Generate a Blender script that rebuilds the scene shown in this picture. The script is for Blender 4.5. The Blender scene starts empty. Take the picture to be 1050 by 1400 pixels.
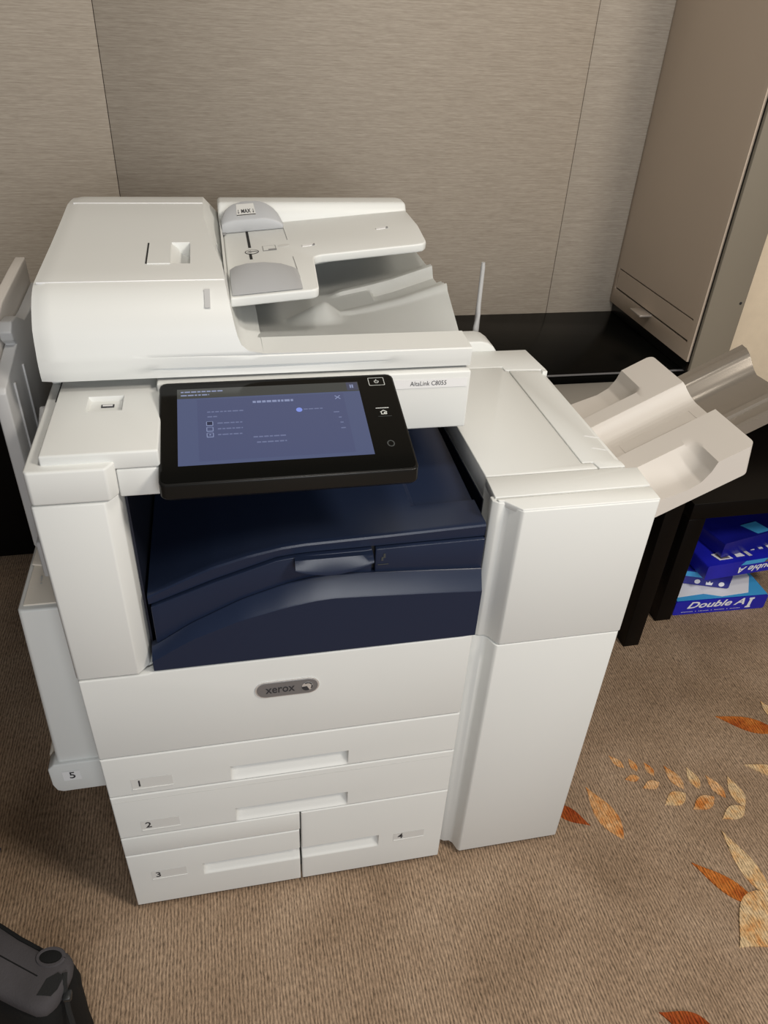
import bpy, bmesh, math, random
from mathutils import Vector, Matrix, noise as mnoise
random.seed(7)
S = bpy.context.scene
COL = S.collection
R = math.radians

# ------------------------------------------------------------------ camera
F_PX, IW, IH = 1033.15, 1050, 1400
cam_d = bpy.data.cameras.new('camera'); cam = bpy.data.objects.new('camera', cam_d); COL.objects.link(cam)
cam_d.sensor_fit = 'VERTICAL'; cam_d.sensor_height = 36.0; cam_d.lens = F_PX / IH * 36.0
cam_d.clip_start = 0.02
cam.matrix_world = Matrix.Translation((0.2472, -0.8229, 1.494)) @ \
    (Matrix.Rotation(-0.2333, 4, 'Z') @ Matrix.Rotation(0.9590, 4, 'X') @ Matrix.Rotation(0.0574, 4, 'Z'))
S.camera = cam

# ------------------------------------------------------------------ world, lamps, exposure
w = bpy.data.worlds.new('room_light'); S.world = w; w.use_nodes = True
bg = w.node_tree.nodes['Background']; bg.inputs[0].default_value = (1.0, 0.93, 0.84, 1); bg.inputs[1].default_value = 0.045
def area(name, loc, target, size, power, col):
    d = bpy.data.lights.new(name, 'AREA'); d.shape = 'DISK'; d.size = size; d.energy = power; d.color = col
    o = bpy.data.objects.new(name, d); COL.objects.link(o); o.location = loc
    o.rotation_euler = (Vector(target) - Vector(loc)).to_track_quat('-Z', 'Y').to_euler()
    return o
area('ceiling_lamp_key', (1.75, -1.10, 2.6), (0.7, 0.2, 0.4), 0.5, 35, (1.0, 0.92, 0.81))
area('front_fill', (0.7, -3.1, 1.75), (0.3, 0.2, 0.6), 1.7, 57, (0.97, 0.985, 1.0))  # unseen broad source behind the camera, added to brighten the front faces
area('ceiling_lamp_near', (0.52, -0.25, 2.75), (0.45, 0.35, 0.8), 0.4, 10.5, (1.0, 0.94, 0.85))
S.view_settings.view_transform = 'Standard'; S.view_settings.look = 'None'
S.view_settings.exposure = 0.06; S.view_settings.gamma = 1.0; S.view_settings.use_curve_mapping = False

# ------------------------------------------------------------------ materials
def sock(n, *names):
    for k in names:
        if k in n.inputs: return n.inputs[k]
def mat(name, col, rough=0.5, metal=0.0, spec=0.5, bump=None, var=None, coat=0.0, trans=0.0, emis=None):
    m = bpy.data.materials.new(name); m.use_nodes = True
    nt = m.node_tree; b = nt.nodes['Principled BSDF']
    b.inputs['Base Color'].default_value = (*col, 1); b.inputs['Roughness'].default_value = rough
    b.inputs['Metallic'].default_value = metal; sock(b, 'Specular IOR Level').default_value = spec
    if coat: sock(b, 'Coat Weight').default_value = coat
    if emis:
        b.inputs['Emission Color'].default_value = (*emis[0], 1); b.inputs['Emission Strength'].default_value = emis[1]
    tc = nt.nodes.new('ShaderNodeTexCoord')
    if bump:
        n = nt.nodes.new('ShaderNodeTexNoise'); n.inputs['Scale'].default_value = bump[0]; n.inputs['Detail'].default_value = 3
        bp_ = nt.nodes.new('ShaderNodeBump'); bp_.inputs['Strength'].default_value = bump[1]; bp_.inputs['Distance'].default_value = 0.001
        nt.links.new(tc.outputs['Object'], n.inputs['Vector']); nt.links.new(n.outputs['Fac'], bp_.inputs['Height'])
        nt.links.new(bp_.outputs['Normal'], b.inputs['Normal'])
    if var:
        n2 = nt.nodes.new('ShaderNodeTexNoise'); n2.inputs['Scale'].default_value = var[0]; n2.inputs['Detail'].default_value = 4
        rp = nt.nodes.new('ShaderNodeValToRGB')
        a = [c * (1 - var[1]) for c in col]; z = [min(1, c * (1 + var[1])) for c in col]
        rp.color_ramp.elements[0].color = (*a, 1); rp.color_ramp.elements[1].color = (*z, 1)
        rp.color_ramp.elements[0].position = .3; rp.color_ramp.elements[1].position = .7
        nt.links.new(tc.outputs['Object'], n2.inputs['Vector']); nt.links.new(n2.outputs['Fac'], rp.inputs['Fac'])
        nt.links.new(rp.outputs['Color'], b.inputs['Base Color'])
    return m

M = {}
M['white'] = mat('white_plastic', (0.700, 0.709, 0.690), 0.45, bump=(900, 0.06), var=(3, 0.012))
M['beige'] = mat('warm_white_plastic', (0.72, 0.66, 0.57), 0.45, bump=(900, 0.06))
M['tray'] = mat('grey_tray_plastic', (0.60, 0.56, 0.515), 0.42, bump=(900, 0.06), var=(5, 0.015))
M['grey'] = mat('light_grey_plastic', (0.43, 0.44, 0.455), 0.45, bump=(900, 0.05))
M['sidegrey'] = mat('cool_grey_plastic', (0.46, 0.46, 0.46), 0.42, bump=(900, 0.05))
M['smoke'] = mat('smoked_grey_plastic', (0.26, 0.23, 0.195), 0.24, metal=0.35, spec=0.6, bump=(500, 0.03))
M['greytop'] = mat('grey_taupe_laminate', (0.30, 0.28, 0.25), 0.5, bump=(500, 0.05))
M['navy'] = mat('navy_plastic', (0.0135, 0.021, 0.047), 0.28, spec=0.30, bump=(1200, 0.10))
M['navy_dark'] = mat('dark_navy_plastic', (0.007, 0.010, 0.022), 0.45, bump=(1200, 0.08))
M['gap'] = mat('dark_gap', (0.01, 0.01, 0.01), 0.8)
M['black'] = mat('gloss_black_glass', (0.004, 0.004, 0.0035), 0.08, spec=0.22)
M['bezel'] = mat('black_bezel_plastic', (0.008, 0.0078, 0.0072), 0.30, spec=0.28)
M['label'] = mat('grey_label', (0.62, 0.62, 0.60), 0.5)
M['paperlabel'] = mat('pale_label', (0.80, 0.80, 0.80), 0.4)
M['ink'] = mat('dark_ink', (0.03, 0.03, 0.035), 0.6)
M['inkgrey'] = mat('grey_ink', (0.25, 0.25, 0.25), 0.6)
M['badge'] = mat('badge_metal', (0.25, 0.25, 0.26), 0.35, metal=0.5)
M['chrome'] = mat('bright_rim', (0.8, 0.8, 0.8), 0.2, metal=0.6)
M['lightline'] = mat('light_icon', (0.55, 0.57, 0.55), 0.5)
M['dimline'] = mat('dim_icon', (0.045, 0.05, 0.05), 0.5)
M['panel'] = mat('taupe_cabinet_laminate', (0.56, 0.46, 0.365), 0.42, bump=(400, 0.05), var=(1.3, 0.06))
M['panel_dim'] = mat('dimmed_taupe_laminate', (0.225, 0.198, 0.155), 0.42, bump=(400, 0.05), var=(1.3, 0.06))  # cabinet laminate darkened in its colour to offset front light on the post
M['handle'] = mat('satin_handle', (0.50, 0.44, 0.38), 0.35, metal=0.3)
M['counter'] = mat('black_lacquer_counter', (0.004, 0.004, 0.0035), 0.22, spec=0.035, var=(2, 0.2))
M['table'] = mat('black_brown_laminate', (0.0038, 0.003, 0.0026), 0.45, spec=0.13, var=(4, 0.2))
M['beigewall'] = mat('beige_vinyl_wall', (0.74, 0.62, 0.46), 0.6, bump=(110, 0.35), var=(30, 0.03))
M['paper_white'] = mat('ream_white', (0.82, 0.83, 0.88), 0.35)
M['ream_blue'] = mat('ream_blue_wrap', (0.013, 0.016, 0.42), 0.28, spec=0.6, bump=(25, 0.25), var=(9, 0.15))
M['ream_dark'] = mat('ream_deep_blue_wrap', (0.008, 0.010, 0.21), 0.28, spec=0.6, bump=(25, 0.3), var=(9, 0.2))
M['ream_sky'] = mat('ream_sky_blue', (0.06, 0.36, 0.72), 0.3)
M['ream_grey'] = mat('ream_grey_print', (0.15, 0.13, 0.12), 0.4)
M['bag'] = mat('grey_bag_fabric', (0.062, 0.057, 0.060), 0.9, spec=0.15, bump=(350, 0.5), var=(14, 0.15))
M['bagblack'] = mat('black_bag_fabric', (0.007, 0.007, 0.007), 0.85, spec=0.2, bump=(300, 0.5))
M['bagdark'] = mat('dark_charcoal_mesh_fabric', (0.018, 0.018, 0.018), 0.9, spec=0.2, bump=(600, 0.6))
M['strapnavy'] = mat('navy_webbing', (0.018, 0.022, 0.06), 0.8, bump=(400, 0.5))
M['buckle'] = mat('black_buckle', (0.015, 0.016, 0.017), 0.4)
# screen: only the display gives off light
def screen_mat(name, col, st):
    return mat(name, (0.01, 0.01, 0.012), 0.12, emis=(col, st))
M['scr'] = screen_mat('lcd_blue', (0.088, 0.110, 0.215), 0.80)
M['scr_card'] = screen_mat('lcd_card', (0.080, 0.097, 0.198), 0.80)
M['scr_bar'] = screen_mat('lcd_status_bar', (0.055, 0.058, 0.052), 0.8)
M['scr_btn'] = screen_mat('lcd_status_button', (0.055, 0.06, 0.10), 0.9)
M['scr_text'] = screen_mat('lcd_text', (0.25, 0.29, 0.46), 0.9)
M['scr_faint'] = screen_mat('lcd_faint_text', (0.155, 0.18, 0.31), 0.9)
M['scr_dark'] = screen_mat('lcd_dark_icon', (0.02, 0.025, 0.06), 0.9)
M['scr_glow'] = screen_mat('lcd_toggle', (0.20, 0.27, 0.72), 1.0)

def wall_material():
    m = bpy.data.materials.new('grey_taupe_wallcovering'); m.use_nodes = True
    nt = m.node_tree; b = nt.nodes['Principled BSDF']; b.inputs['Roughness'].default_value = 0.62
    sock(b, 'Specular IOR Level').default_value = 0.35
    tc = nt.nodes.new('ShaderNodeTexCoord')
    mp = nt.nodes.new('ShaderNodeMapping'); mp.inputs['Scale'].default_value = (11, 11, 300)
    n = nt.nodes.new('ShaderNodeTexNoise'); n.inputs['Scale'].default_value = 1.0; n.inputs['Detail'].default_value = 5; n.inputs['Roughness'].default_value = .65
    mp2 = nt.nodes.new('ShaderNodeMapping'); mp2.inputs['Scale'].default_value = (50, 50, 900)
    n2 = nt.nodes.new('ShaderNodeTexNoise'); n2.inputs['Scale'].default_value = 1.0; n2.inputs['Detail'].default_value = 2
    mx = nt.nodes.new('ShaderNodeMix'); mx.data_type = 'FLOAT'; mx.inputs[0].default_value = .4
    rp = nt.nodes.new('ShaderNodeValToRGB')
    rp.color_ramp.elements[0].position = .28; rp.color_ramp.elements[0].color = (0.262, 0.220, 0.174, 1)
    rp.color_ramp.elements[1].position = .72; rp.color_ramp.elements[1].color = (0.475, 0.418, 0.350, 1)
    bp_ = nt.nodes.new('ShaderNodeBump'); bp_.inputs['Strength'].default_value = .35; bp_.inputs['Distance'].default_value = .001
    L = nt.links.new
    L(tc.outputs['Object'], mp.inputs[0]); L(tc.outputs['Object'], mp2.inputs[0])
    L(mp.outputs[0], n.inputs['Vector']); L(mp2.outputs[0], n2.inputs['Vector'])
    L(n.outputs['Fac'], mx.inputs[2]); L(n2.outputs['Fac'], mx.inputs[3])
    L(mx.outputs[0], rp.inputs['Fac']); L(rp.outputs['Color'], b.inputs['Base Color'])
    L(mx.outputs[0], bp_.inputs['Height']); L(bp_.outputs['Normal'], b.inputs['Normal'])
    return m
def carpet_material(name, ramp, noise_scale=7.0, tone=None):
    """ribbed loop carpet: ribs run along Y; ramp gives the low-frequency dye tone"""
    m = bpy.data.materials.new(name); m.use_nodes = True
    nt = m.node_tree; b = nt.nodes['Principled BSDF']; b.inputs['Roughness'].default_value = 0.95
    sock(b, 'Specular IOR Level').default_value = 0.1
    L = nt.links.new; N = nt.nodes.new
    tc = N('ShaderNodeTexCoord')
    n = N('ShaderNodeTexNoise'); n.inputs['Scale'].default_value = noise_scale; n.inputs['Detail'].default_value = 4; n.inputs['Roughness'].default_value = .6
    rp = N('ShaderNodeValToRGB'); cr = rp.color_ramp
    while len(cr.elements) < len(ramp): cr.elements.new(.5)
    for e, (p, c) in zip(cr.elements, ramp): e.position = p; e.color = (*c, 1)
    L(tc.outputs['Object'], n.inputs['Vector']); L(n.outputs['Fac'], rp.inputs['Fac'])
    # ribs with a slight wander
    mpw = N('ShaderNodeMapping'); mpw.inputs['Scale'].default_value = (60, 14, 1)
    nw = N('ShaderNodeTexNoise'); nw.inputs['Scale'].default_value = 1; nw.inputs['Detail'].default_value = 3
    L(tc.outputs['Object'], mpw.inputs[0]); L(mpw.outputs[0], nw.inputs['Vector'])
    sep = N('ShaderNodeSeparateXYZ'); L(tc.outputs['Object'], sep.inputs[0])
    a = N('ShaderNodeMath'); a.operation = 'MULTIPLY'; a.inputs[1].default_value = 2 * math.pi / 0.0062; L(sep.outputs['X'], a.inputs[0])
    wv = N('ShaderNodeMath'); wv.operation = 'MULTIPLY_ADD'; wv.inputs[1].default_value = 11.0; L(nw.outputs['Fac'], wv.inputs[0]); L(a.outputs[0], wv.inputs[2])
    sn = N('ShaderNodeMath'); sn.operation = 'SINE'; L(wv.outputs[0], sn.inputs[0])
    # yarn tufts, elongated along the rib
    mpt = N('ShaderNodeMapping'); mpt.inputs['Scale'].default_value = (300, 85, 1)
    ntf = N('ShaderNodeTexNoise'); ntf.inputs['Scale'].default_value = 1; ntf.inputs['Detail'].default_value = 3; ntf.inputs['Roughness'].default_value = .7
    L(tc.outputs['Object'], mpt.inputs[0]); L(mpt.outputs[0], ntf.inputs['Vector'])
    h = N('ShaderNodeMath'); h.operation = 'MULTIPLY_ADD'; h.inputs[1].default_value = .125; L(sn.outputs[0], h.inputs[0]); L(ntf.outputs['Fac'], h.inputs[2])
    rr = N('ShaderNodeMapRange'); rr.inputs[1].default_value = .22; rr.inputs[2].default_value = .78; rr.inputs[3].default_value = .36; rr.inputs[4].default_value = 1.66
    L(h.outputs[0], rr.inputs[0])
    mul = N('ShaderNodeMix'); mul.data_type = 'RGBA'; mul.blend_type = 'MULTIPLY'; mul.inputs[0].default_value = 1
    L(rp.outputs['Color'], mul.inputs[6]); L(rr.outputs[0], mul.inputs[7]); L(mul.outputs[2], b.inputs['Base Color'])
    bp_ = N('ShaderNodeBump'); bp_.inputs['Strength'].default_value = .7; bp_.inputs['Distance'].default_value = .0025
    L(h.outputs[0], bp_.inputs['Height']); L(bp_.outputs['Normal'], b.inputs['Normal'])
    return m
M['wall'] = wall_material()
M['carpet'] = carpet_material('brown_ribbed_carpet', [(.28, (.225, .154, .100)), (.5, (.292, .205, .138)), (.72, (.345, .25, .174))], 5.0)
M['leaf_tan'] = carpet_material('carpet_leaf_tan', [(.40, (.58, .36, .19)), (.50, (.52, .27, .11)), (.62, (.47, .165, .04))], 26)
M['leaf_cream'] = carpet_material('carpet_leaf_cream', [(.42, (.56, .41, .24)), (.56, (.55, .34, .16)), (.66, (.50, .22, .07))], 26)
M['leaf_orange'] = carpet_material('carpet_leaf_orange', [(.36, (.46, .16, .035)), (.5, (.40, .115, .022)), (.68, (.26, .05, .012))], 22)
M['leaf_rust'] = carpet_material('carpet_leaf_rust', [(.36, (.33, .085, .02)), (.6, (.24, .045, .012))], 22)

# ------------------------------------------------------------------ mesh helpers
def finish(name, bm, m, parent=None, bevel=0.0, seg=2, ang=32, smooth=48):
    bm.normal_update()
    if bevel:
        bmesh.ops.recalc_face_normals(bm, faces=bm.faces[:])
        es = [e for e in bm.edges if len(e.link_faces) == 2 and e.calc_face_angle(0) > R(ang)]
        if es: bmesh.ops.bevel(bm, geom=es, offset=bevel, segments=seg, profile=.5, affect='EDGES', clamp_overlap=True)
    me = bpy.data.meshes.new(name); bm.to_mesh(me); bm.free()
    for p in me.polygons: p.use_smooth = True
    me.set_sharp_from_angle(angle=R(smooth))
    ms = m if isinstance(m, (list, tuple)) else [m]
    for k in ms: me.materials.append(M[k] if isinstance(k, str) else k)
    o = bpy.data.objects.new(name, me); COL.objects.link(o)
    if parent: attach(o, parent)
    return o
def attach(o, parent):
    o.parent = parent
    q = parent; t = Vector((0, 0, 0))
    mw = Matrix.Identity(4)
    while q is not None:
        mw = q.matrix_basis @ (mw if q is parent else mw)
        if q.parent is None: break
        mw = q.matrix_parent_inverse @ mw if False else mw
        q = q.parent
    # every part mesh is written in the room's coordinates
    root = parent
    while root.parent: root = root.parent
    if parent is root: o.matrix_parent_inverse = Matrix.Translation(-root.location)
    return o
def box_bm(bm, x0, x1, y0, y1, z0, z1):
    v = [bm.verts.new(p) for p in ((x0, y0, z0), (x1, y0, z0), (x1, y1, z0), (x0, y1, z0), (x0, y0, z1), (x1, y0, z1), (x1, y1, z1), (x0, y1, z1))]
    for f in ((0, 3, 2, 1), (4, 5, 6, 7), (0, 1, 5, 4), (1, 2, 6, 5), (2, 3, 7, 6), (3, 0, 4, 7)): bm.faces.new([v[i] for i in f])
def box(name, x0, x1, y0, y1, z0, z1, m, parent=None, bevel=0.002, seg=2):
    bm = bmesh.new(); box_bm(bm, x0, x1, y0, y1, z0, z1); return finish(name, bm, m, parent, bevel, seg)
def boxes(name, lst, m, parent=None, bevel=0.002, seg=2):
    bm = bmesh.new()
    for b in lst: box_bm(bm, *b)
    return finish(name, bm, m, parent, bevel, seg)
def prism_bm(bm, poly, axis, a0, a1, f1=None):
    """poly in the plane normal to axis ('x': (y,z), 'y': (x,z), 'z': (x,y)); f1 maps the a1-side outline"""
    def P(q, a): return {'x': (a, q[0], q[1]), 'y': (q[0], a, q[1]), 'z': (q[0], q[1], a)}[axis]
    lo = [bm.verts.new(P(q, a0)) for q in poly]
    hi = [bm.verts.new(P((f1(q) if f1 else q), a1)) for q in poly]
    n = len(poly); bm.faces.new(lo); bm.faces.new(hi[::-1])
    for i in range(n): bm.faces.new((lo[i], hi[i], hi[(i + 1) % n], lo[(i + 1) % n]))
def prism(name, poly, axis, a0, a1, m, parent=None, bevel=0.002, seg=2, f1=None, ang=32):
    bm = bmesh.new(); prism_bm(bm, poly, axis, a0, a1, f1)
    bmesh.ops.recalc_face_normals(bm, faces=bm.faces[:])
    return finish(name, bm, m, parent, bevel, seg, ang)
def rrect(x0, x1, z0, z1, r, n=5):
    out = []
    for cx, cz, a0 in ((x1 - r, z0 + r, -90), (x1 - r, z1 - r, 0), (x0 + r, z1 - r, 90), (x0 + r, z0 + r, 180)):
        for i in range(n + 1):
            a = R(a0 + 90 * i / n); out.append((cx + r * math.cos(a), cz + r * math.sin(a)))
    return out
def grid_bm(bm, fn, us, vs, flip=False):
    g = [[bm.verts.new(fn(u, v)) for v in vs] for u in us]
    for i in range(len(us) - 1):
        for j in range(len(vs) - 1):
            q = (g[i][j], g[i + 1][j], g[i + 1][j + 1], g[i][j + 1])
            bm.faces.new(q[::-1] if flip else q)
    return g
def lin(a, b, n): return [a + (b - a) * i / (n - 1) for i in range(n)]
def smooth(t): t = max(0, min(1, t)); return t * t * (3 - 2 * t)
def interp(tab, x):
    if x <= tab[0][0]: return tab[0][1]
    for (a, b), (c, d) in zip(tab, tab[1:]):
        if x <= c: return b + (d - b) * (x - a) / (c - a)
    return tab[-1][1]
def tube(name, pts, r, m, parent=None, n=8):
    bm = bmesh.new(); pts = [Vector(p) for p in pts]; rings = []
    for i, p in enumerate(pts):
        t = (pts[min(i + 1, len(pts) - 1)] - pts[max(i - 1, 0)]).normalized()
        q = t.to_track_quat('Z', 'Y'); rr = r[i] if isinstance(r, (list, tuple)) else r
        rings.append([bm.verts.new(p + q @ Vector((rr * math.cos(2 * math.pi * k / n), rr * math.sin(2 * math.pi * k / n), 0))) for k in range(n)])
    for a, b in zip(rings, rings[1:]):
        for k in range(n): bm.faces.new((a[k], a[(k + 1) % n], b[(k + 1) % n], b[k]))
    bm.faces.new(rings[0][::-1]); bm.faces.new(rings[-1])
    bmesh.ops.recalc_face_normals(bm, faces=bm.faces[:])
    return finish(name, bm, m, parent)
def cut(o, cutters):
    """boolean difference, baked into the mesh"""
    for c in cutters:
        md = o.modifiers.new('b', 'BOOLEAN'); md.operation = 'DIFFERENCE'; md.solver = 'EXACT'; md.object = c
    bpy.context.view_layer.update()
    dg = bpy.context.evaluated_depsgraph_get()
    me = bpy.data.meshes.new_from_object(o.evaluated_get(dg))
    o.modifiers.clear(); old = o.data; nm = old.name; o.data = me; bpy.data.meshes.remove(old); me.name = nm
    for c in cutters: bpy.data.objects.remove(c)
    for p in me.polygons: p.use_smooth = True
    me.set_sharp_from_angle(angle=R(40))
    return o
def frame(o, ux, uy):
    ux = Vector(ux).normalized(); uy = Vector(uy); uy = (uy - ux * uy.dot(ux)).normalized(); uz = ux.cross(uy)
    m = Matrix((ux, uy, uz)).transposed().to_4x4(); m.translation = Vector(o); return m
def text(name, s, mw, h, m, parent, width=None, align='CENTER', shear=0.0, depth=0.0002, bold=0.0):
    c = bpy.data.curves.new(name, 'FONT'); c.body = s; c.size = 1; c.align_x = align; c.align_y = 'CENTER'; c.shear = shear; c.extrude = 0; c.offset = bold; c.resolution_u = 3
    o = bpy.data.objects.new(name, c); COL.objects.link(o); bpy.context.view_layer.update()
    dg = bpy.context.evaluated_depsgraph_get(); me = bpy.data.meshes.new_from_object(o.evaluated_get(dg))
    bpy.data.objects.remove(o); bpy.data.curves.remove(c)
    xs = [v.co.x for v in me.vertices]; wd = max(xs) - min(xs)
    k = h; kx = width / wd if width else k
    for v in me.vertices: v.co = mw @ Vector((v.co.x * kx, v.co.y * k, depth))
    me.materials.clear(); me.materials.append(M[m])
    t = bpy.data.objects.new(name, me); COL.objects.link(t)
    if parent: attach(t, parent)
    return t
def plate_on(name, mw, poly, m, parent, t=0.0004, z0=0.0):
    """thin printed/inlaid shape on a local plane; poly in the plane's own metres"""
    bm = bmesh.new()
    lo = [bm.verts.new(mw @ Vector((x, y, z0))) for x, y in poly]; hi = [bm.verts.new(mw @ Vector((x, y, z0 + t))) for x, y in poly]
    n = len(poly); bm.faces.new(lo[::-1]); bm.faces.new(hi)
    for i in range(n): bm.faces.new((lo[i], lo[(i + 1) % n], hi[(i + 1) % n], hi[i]))
    bmesh.ops.recalc_face_normals(bm, faces=bm.faces[:])
    return finish(name, bm, m, parent)
def thing(name, loc, label, cat, group=None):
    o = bpy.data.objects.new(name, None); COL.objects.link(o); o.location = loc; o.empty_display_size = .05
    o['label'] = label; o['category'] = cat
    if group: o['group'] = group
    return o
def tag(o, label, cat, group=None):
    o['label'] = label; o['category'] = cat
    if group: o['group'] = group
    return o
def structure(o, label=None):
    o['kind'] = 'structure'
    if label: o['label'] = label
    return o

# ------------------------------------------------------------------ the room
WY = 1.185      # face of the back wall
CX = 1.372      # face of the tall cabinet door
fl = structure(box('floor', -3.0, 4.0, -3.2, WY + .1, -0.06, 0.0, 'carpet', bevel=0), 'brown ribbed carpet with orange and tan woven leaves')
seams = [-3.0, 0.028, 1.178, CX + .5]
wb = box('wall_back', -3.0, CX + .5, WY + .006, WY + .12, 0, 3.0, 'gap', bevel=0)
structure(wb, 'back wall in grey-taupe wallcovering with fine horizontal streaks')
for a, b in zip(seams, seams[1:]):
    box('wallcovering_panel', a + .0007, b - .0007, WY, WY + .0055, 0.0, 3.0, 'wall', wb, bevel=0.0006, seg=1)
structure(box('wall_right', CX + .108, 4.0, .86, WY + .12, 0.57, 3.0, 'beigewall', bevel=.004), 'beige textured wall beside the tall cabinet')
structure(box('trim_1', -3.0, 4.0, WY - .012, WY - .0005, 0, .70, 'table', bevel=.002), 'black panelling low on the back wall')

# leaves woven into the carpet (flat pattern, two tones of yarn)
LEAVES = [  # tip x, y, root x, y on the floor (m), width/length, yarn
    ((0.9819, 0.1084), (1.0103, -0.0287), 0.36, 'leaf_tan'),
    ((0.9521, 0.0146), (0.8829, 0.0794), 0.36, 'leaf_rust'),
    ((1.0726, 0.1797), (1.0941, 0.1416), 0.42, 'leaf_tan'),
    ((1.1169, 0.1649), (1.1206, 0.1270), 0.46, 'leaf_tan'),
    ((1.1485, 0.1481), (1.1546, 0.1091), 0.46, 'leaf_tan'),
    ((1.1913, 0.1316), (1.2070, 0.0644), 0.40, 'leaf_tan'),
    ((1.2436, 0.1187), (1.2428, 0.0584), 0.44, 'leaf_cream'),
    ((1.2771, 0.0905), (1.2913, 0.0268), 0.40, 'leaf_tan'),
    ((1.3274, 0.0800), (1.3210, -0.0029), 0.40, 'leaf_cream'),
    ((1.0819, 0.1113), (1.1182, 0.1112), 0.50, 'leaf_tan'),
    ((1.1127, 0.0824), (1.1578, 0.0905), 0.50, 'leaf_tan'),
    ((1.1417, 0.0333), (1.2043, 0.0532), 0.52, 'leaf_cream'),
    ((1.2000, 0.0121), (1.2652, 0.0332), 0.48, 'leaf_tan'),
    ((1.2532, -0.0210), (1.3210, -0.0029), 0.46, 'leaf_cream'),
    ((1.3990, 0.2458), (1.5320, 0.1752), 0.30, 'leaf_orange'),
    ((1.5459, 0.2730), (1.5515, 0.2092), 0.40, 'leaf_cream'),
    ((1.3867, 0.1009), (1.4867, 0.0511), 0.30, 'leaf_cream'),
    ((1.2338, -0.0464), (1.2517, -0.2071), 0.26, 'leaf_cream'),
    ((1.1286, -0.1033), (1.2195, -0.2149), 0.26, 'leaf_orange'),
    ((1.1308, -0.2778), (1.2916, -0.2035), 0.60, 'leaf_cream'),
    ((0.9195, -0.3533), (1.0089, -0.4084), 0.42, 'leaf_rust'),
]
for li, (tip, root, wl, k) in enumerate(LEAVES):
    a, b = Vector(tip), Vector(root); ln = (b - a).length; dx = (b - a) / ln; dy = Vector((-dx.y, dx.x))
    n = 12; pts = []
    prof = [math.sin(math.pi * (t ** 1.25)) ** .95 if 0 < t < 1 else 0 for t in lin(0, 1, n)]
    up = [a + dx * ln * t + dy * (ln * wl * .5 * p) for t, p in zip(lin(0, 1, n), prof)]
    dn = [a + dx * ln * t - dy * (ln * wl * .5 * p) for t, p in zip(lin(0, 1, n), prof)][1:-1][::-1]
    plate_on('leaf_motif', Matrix.Identity(4), [(p.x, p.y) for p in up + dn], k, fl, t=.0006 + .00012 * li, z0=.0)

# ------------------------------------------------------------------ tall cabinet on the counter
cab = thing('tall_cabinet', (CX + .05, .95, .72), 'tall taupe cabinet standing on the black counter, with slotted door and small tab handle', 'cabinet')
CB = .752
cy0, cy1 = .735, WY
box('door_gap', CX + .006, CX + .024, cy0 + .0005, cy0 + .012, CB, 3.0, 'gap', cab, bevel=0)
door = box('door', CX, CX + .022, cy0 + .0085, cy1 - .002, CB, 3.0, 'panel', cab, bevel=.0012)
cut(door, [box('c', CX - .01, CX + .008, .764, 1.168, .7945, .8005, 'gap', bevel=0), box('c', CX - .01, CX + .008, .764, 1.168, .8505, .8545, 'gap', bevel=0),
           box('c', CX - .01, CX + .008, 1.164, 1.168, .7945, .8545, 'gap', bevel=0)])
box('slot_liner', CX + .0062, CX + .0105, .766, 1.166, .79, .858, 'gap', cab, bevel=0)
box('tab_handle', CX - .034, CX + .004, .948, 1.006, .7905, .7965, 'handle', cab, bevel=.0015)
post = prism('front_post', [(CX + .004, cy0), (CX + .006, cy0 - .006), (CX + .10, cy0 - .006), (CX + .104, cy0), (CX + .104, cy1 - .004), (CX + .026, cy1 - .004), (CX + .026, cy0 + .003), (CX + .004, cy0 + .001)], 'z', CB - .02, 3.0, 'panel_dim', cab, bevel=.002)
prism('lock_hole', [(CX + .088 + .0035 * math.cos(a), 1.005 - .10 + .0 + .0035 * math.sin(a)) for a in lin(0, 2 * math.pi * 11 / 12, 12)], 'y', cy0 - .0068, cy0 - .004, 'gap', cab, bevel=0)
box('plinth', CX + .012, CX + .10, cy0 + .02, cy1 - .004, .7205, CB + .001, 'bezel', cab, bevel=.001)

ct = thing('counter', (.6, 1.0, 0), 'glossy black counter running along the back wall behind the copier', 'counter')
box('top', -1.2, CX + .104, .772, WY - .0005, .690, .72, 'counter', ct, bevel=.0015)
box('edge_strip', -1.2, CX + .104, .7685, .772, .7155, .7195, 'badge', ct, bevel=.0005)
for lx in (-1.1, 1.44):
    box('leg', lx - .03, lx + .03, 1.155 - .09, 1.155 - .03, 0, .69, 'table', ct)

# two low square side tables
def side_table(x0, x1, y0, y1, h, label):
    t = thing('side_table', ((x0 + x1) / 2, (y0 + y1) / 2, 0), label, 'table')
    box('tabletop', x0, x1, y0, y1, h - .05, h, 'table', t, bevel=.0012)
    for lx in (x0, x1 - .05):
        for ly in (y0, y1 - .05): box('leg', lx, lx + .05, ly, ly + .05, 0, h - .0505, 'table', t, bevel=.0015)
    return t
side_table(1.416, 1.966, .598, 1.058, .415, 'low black square side table sheltering the blue paper reams')
t2 = thing('console_table', (1.10, .63, 0), 'narrow grey-topped table on black legs, half hidden behind the finisher', 'table')
box('tabletop', .885, 1.335, .500, .762, .672, .698, 'greytop', t2, bevel=.0015)
for lx, ly in ((1.275, .515), (1.275, .70), (.93, .515), (.93, .70)): box('leg', lx, lx + .047, ly, ly + .047, 0, .6715, 'table', t2, bevel=.0015)

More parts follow.
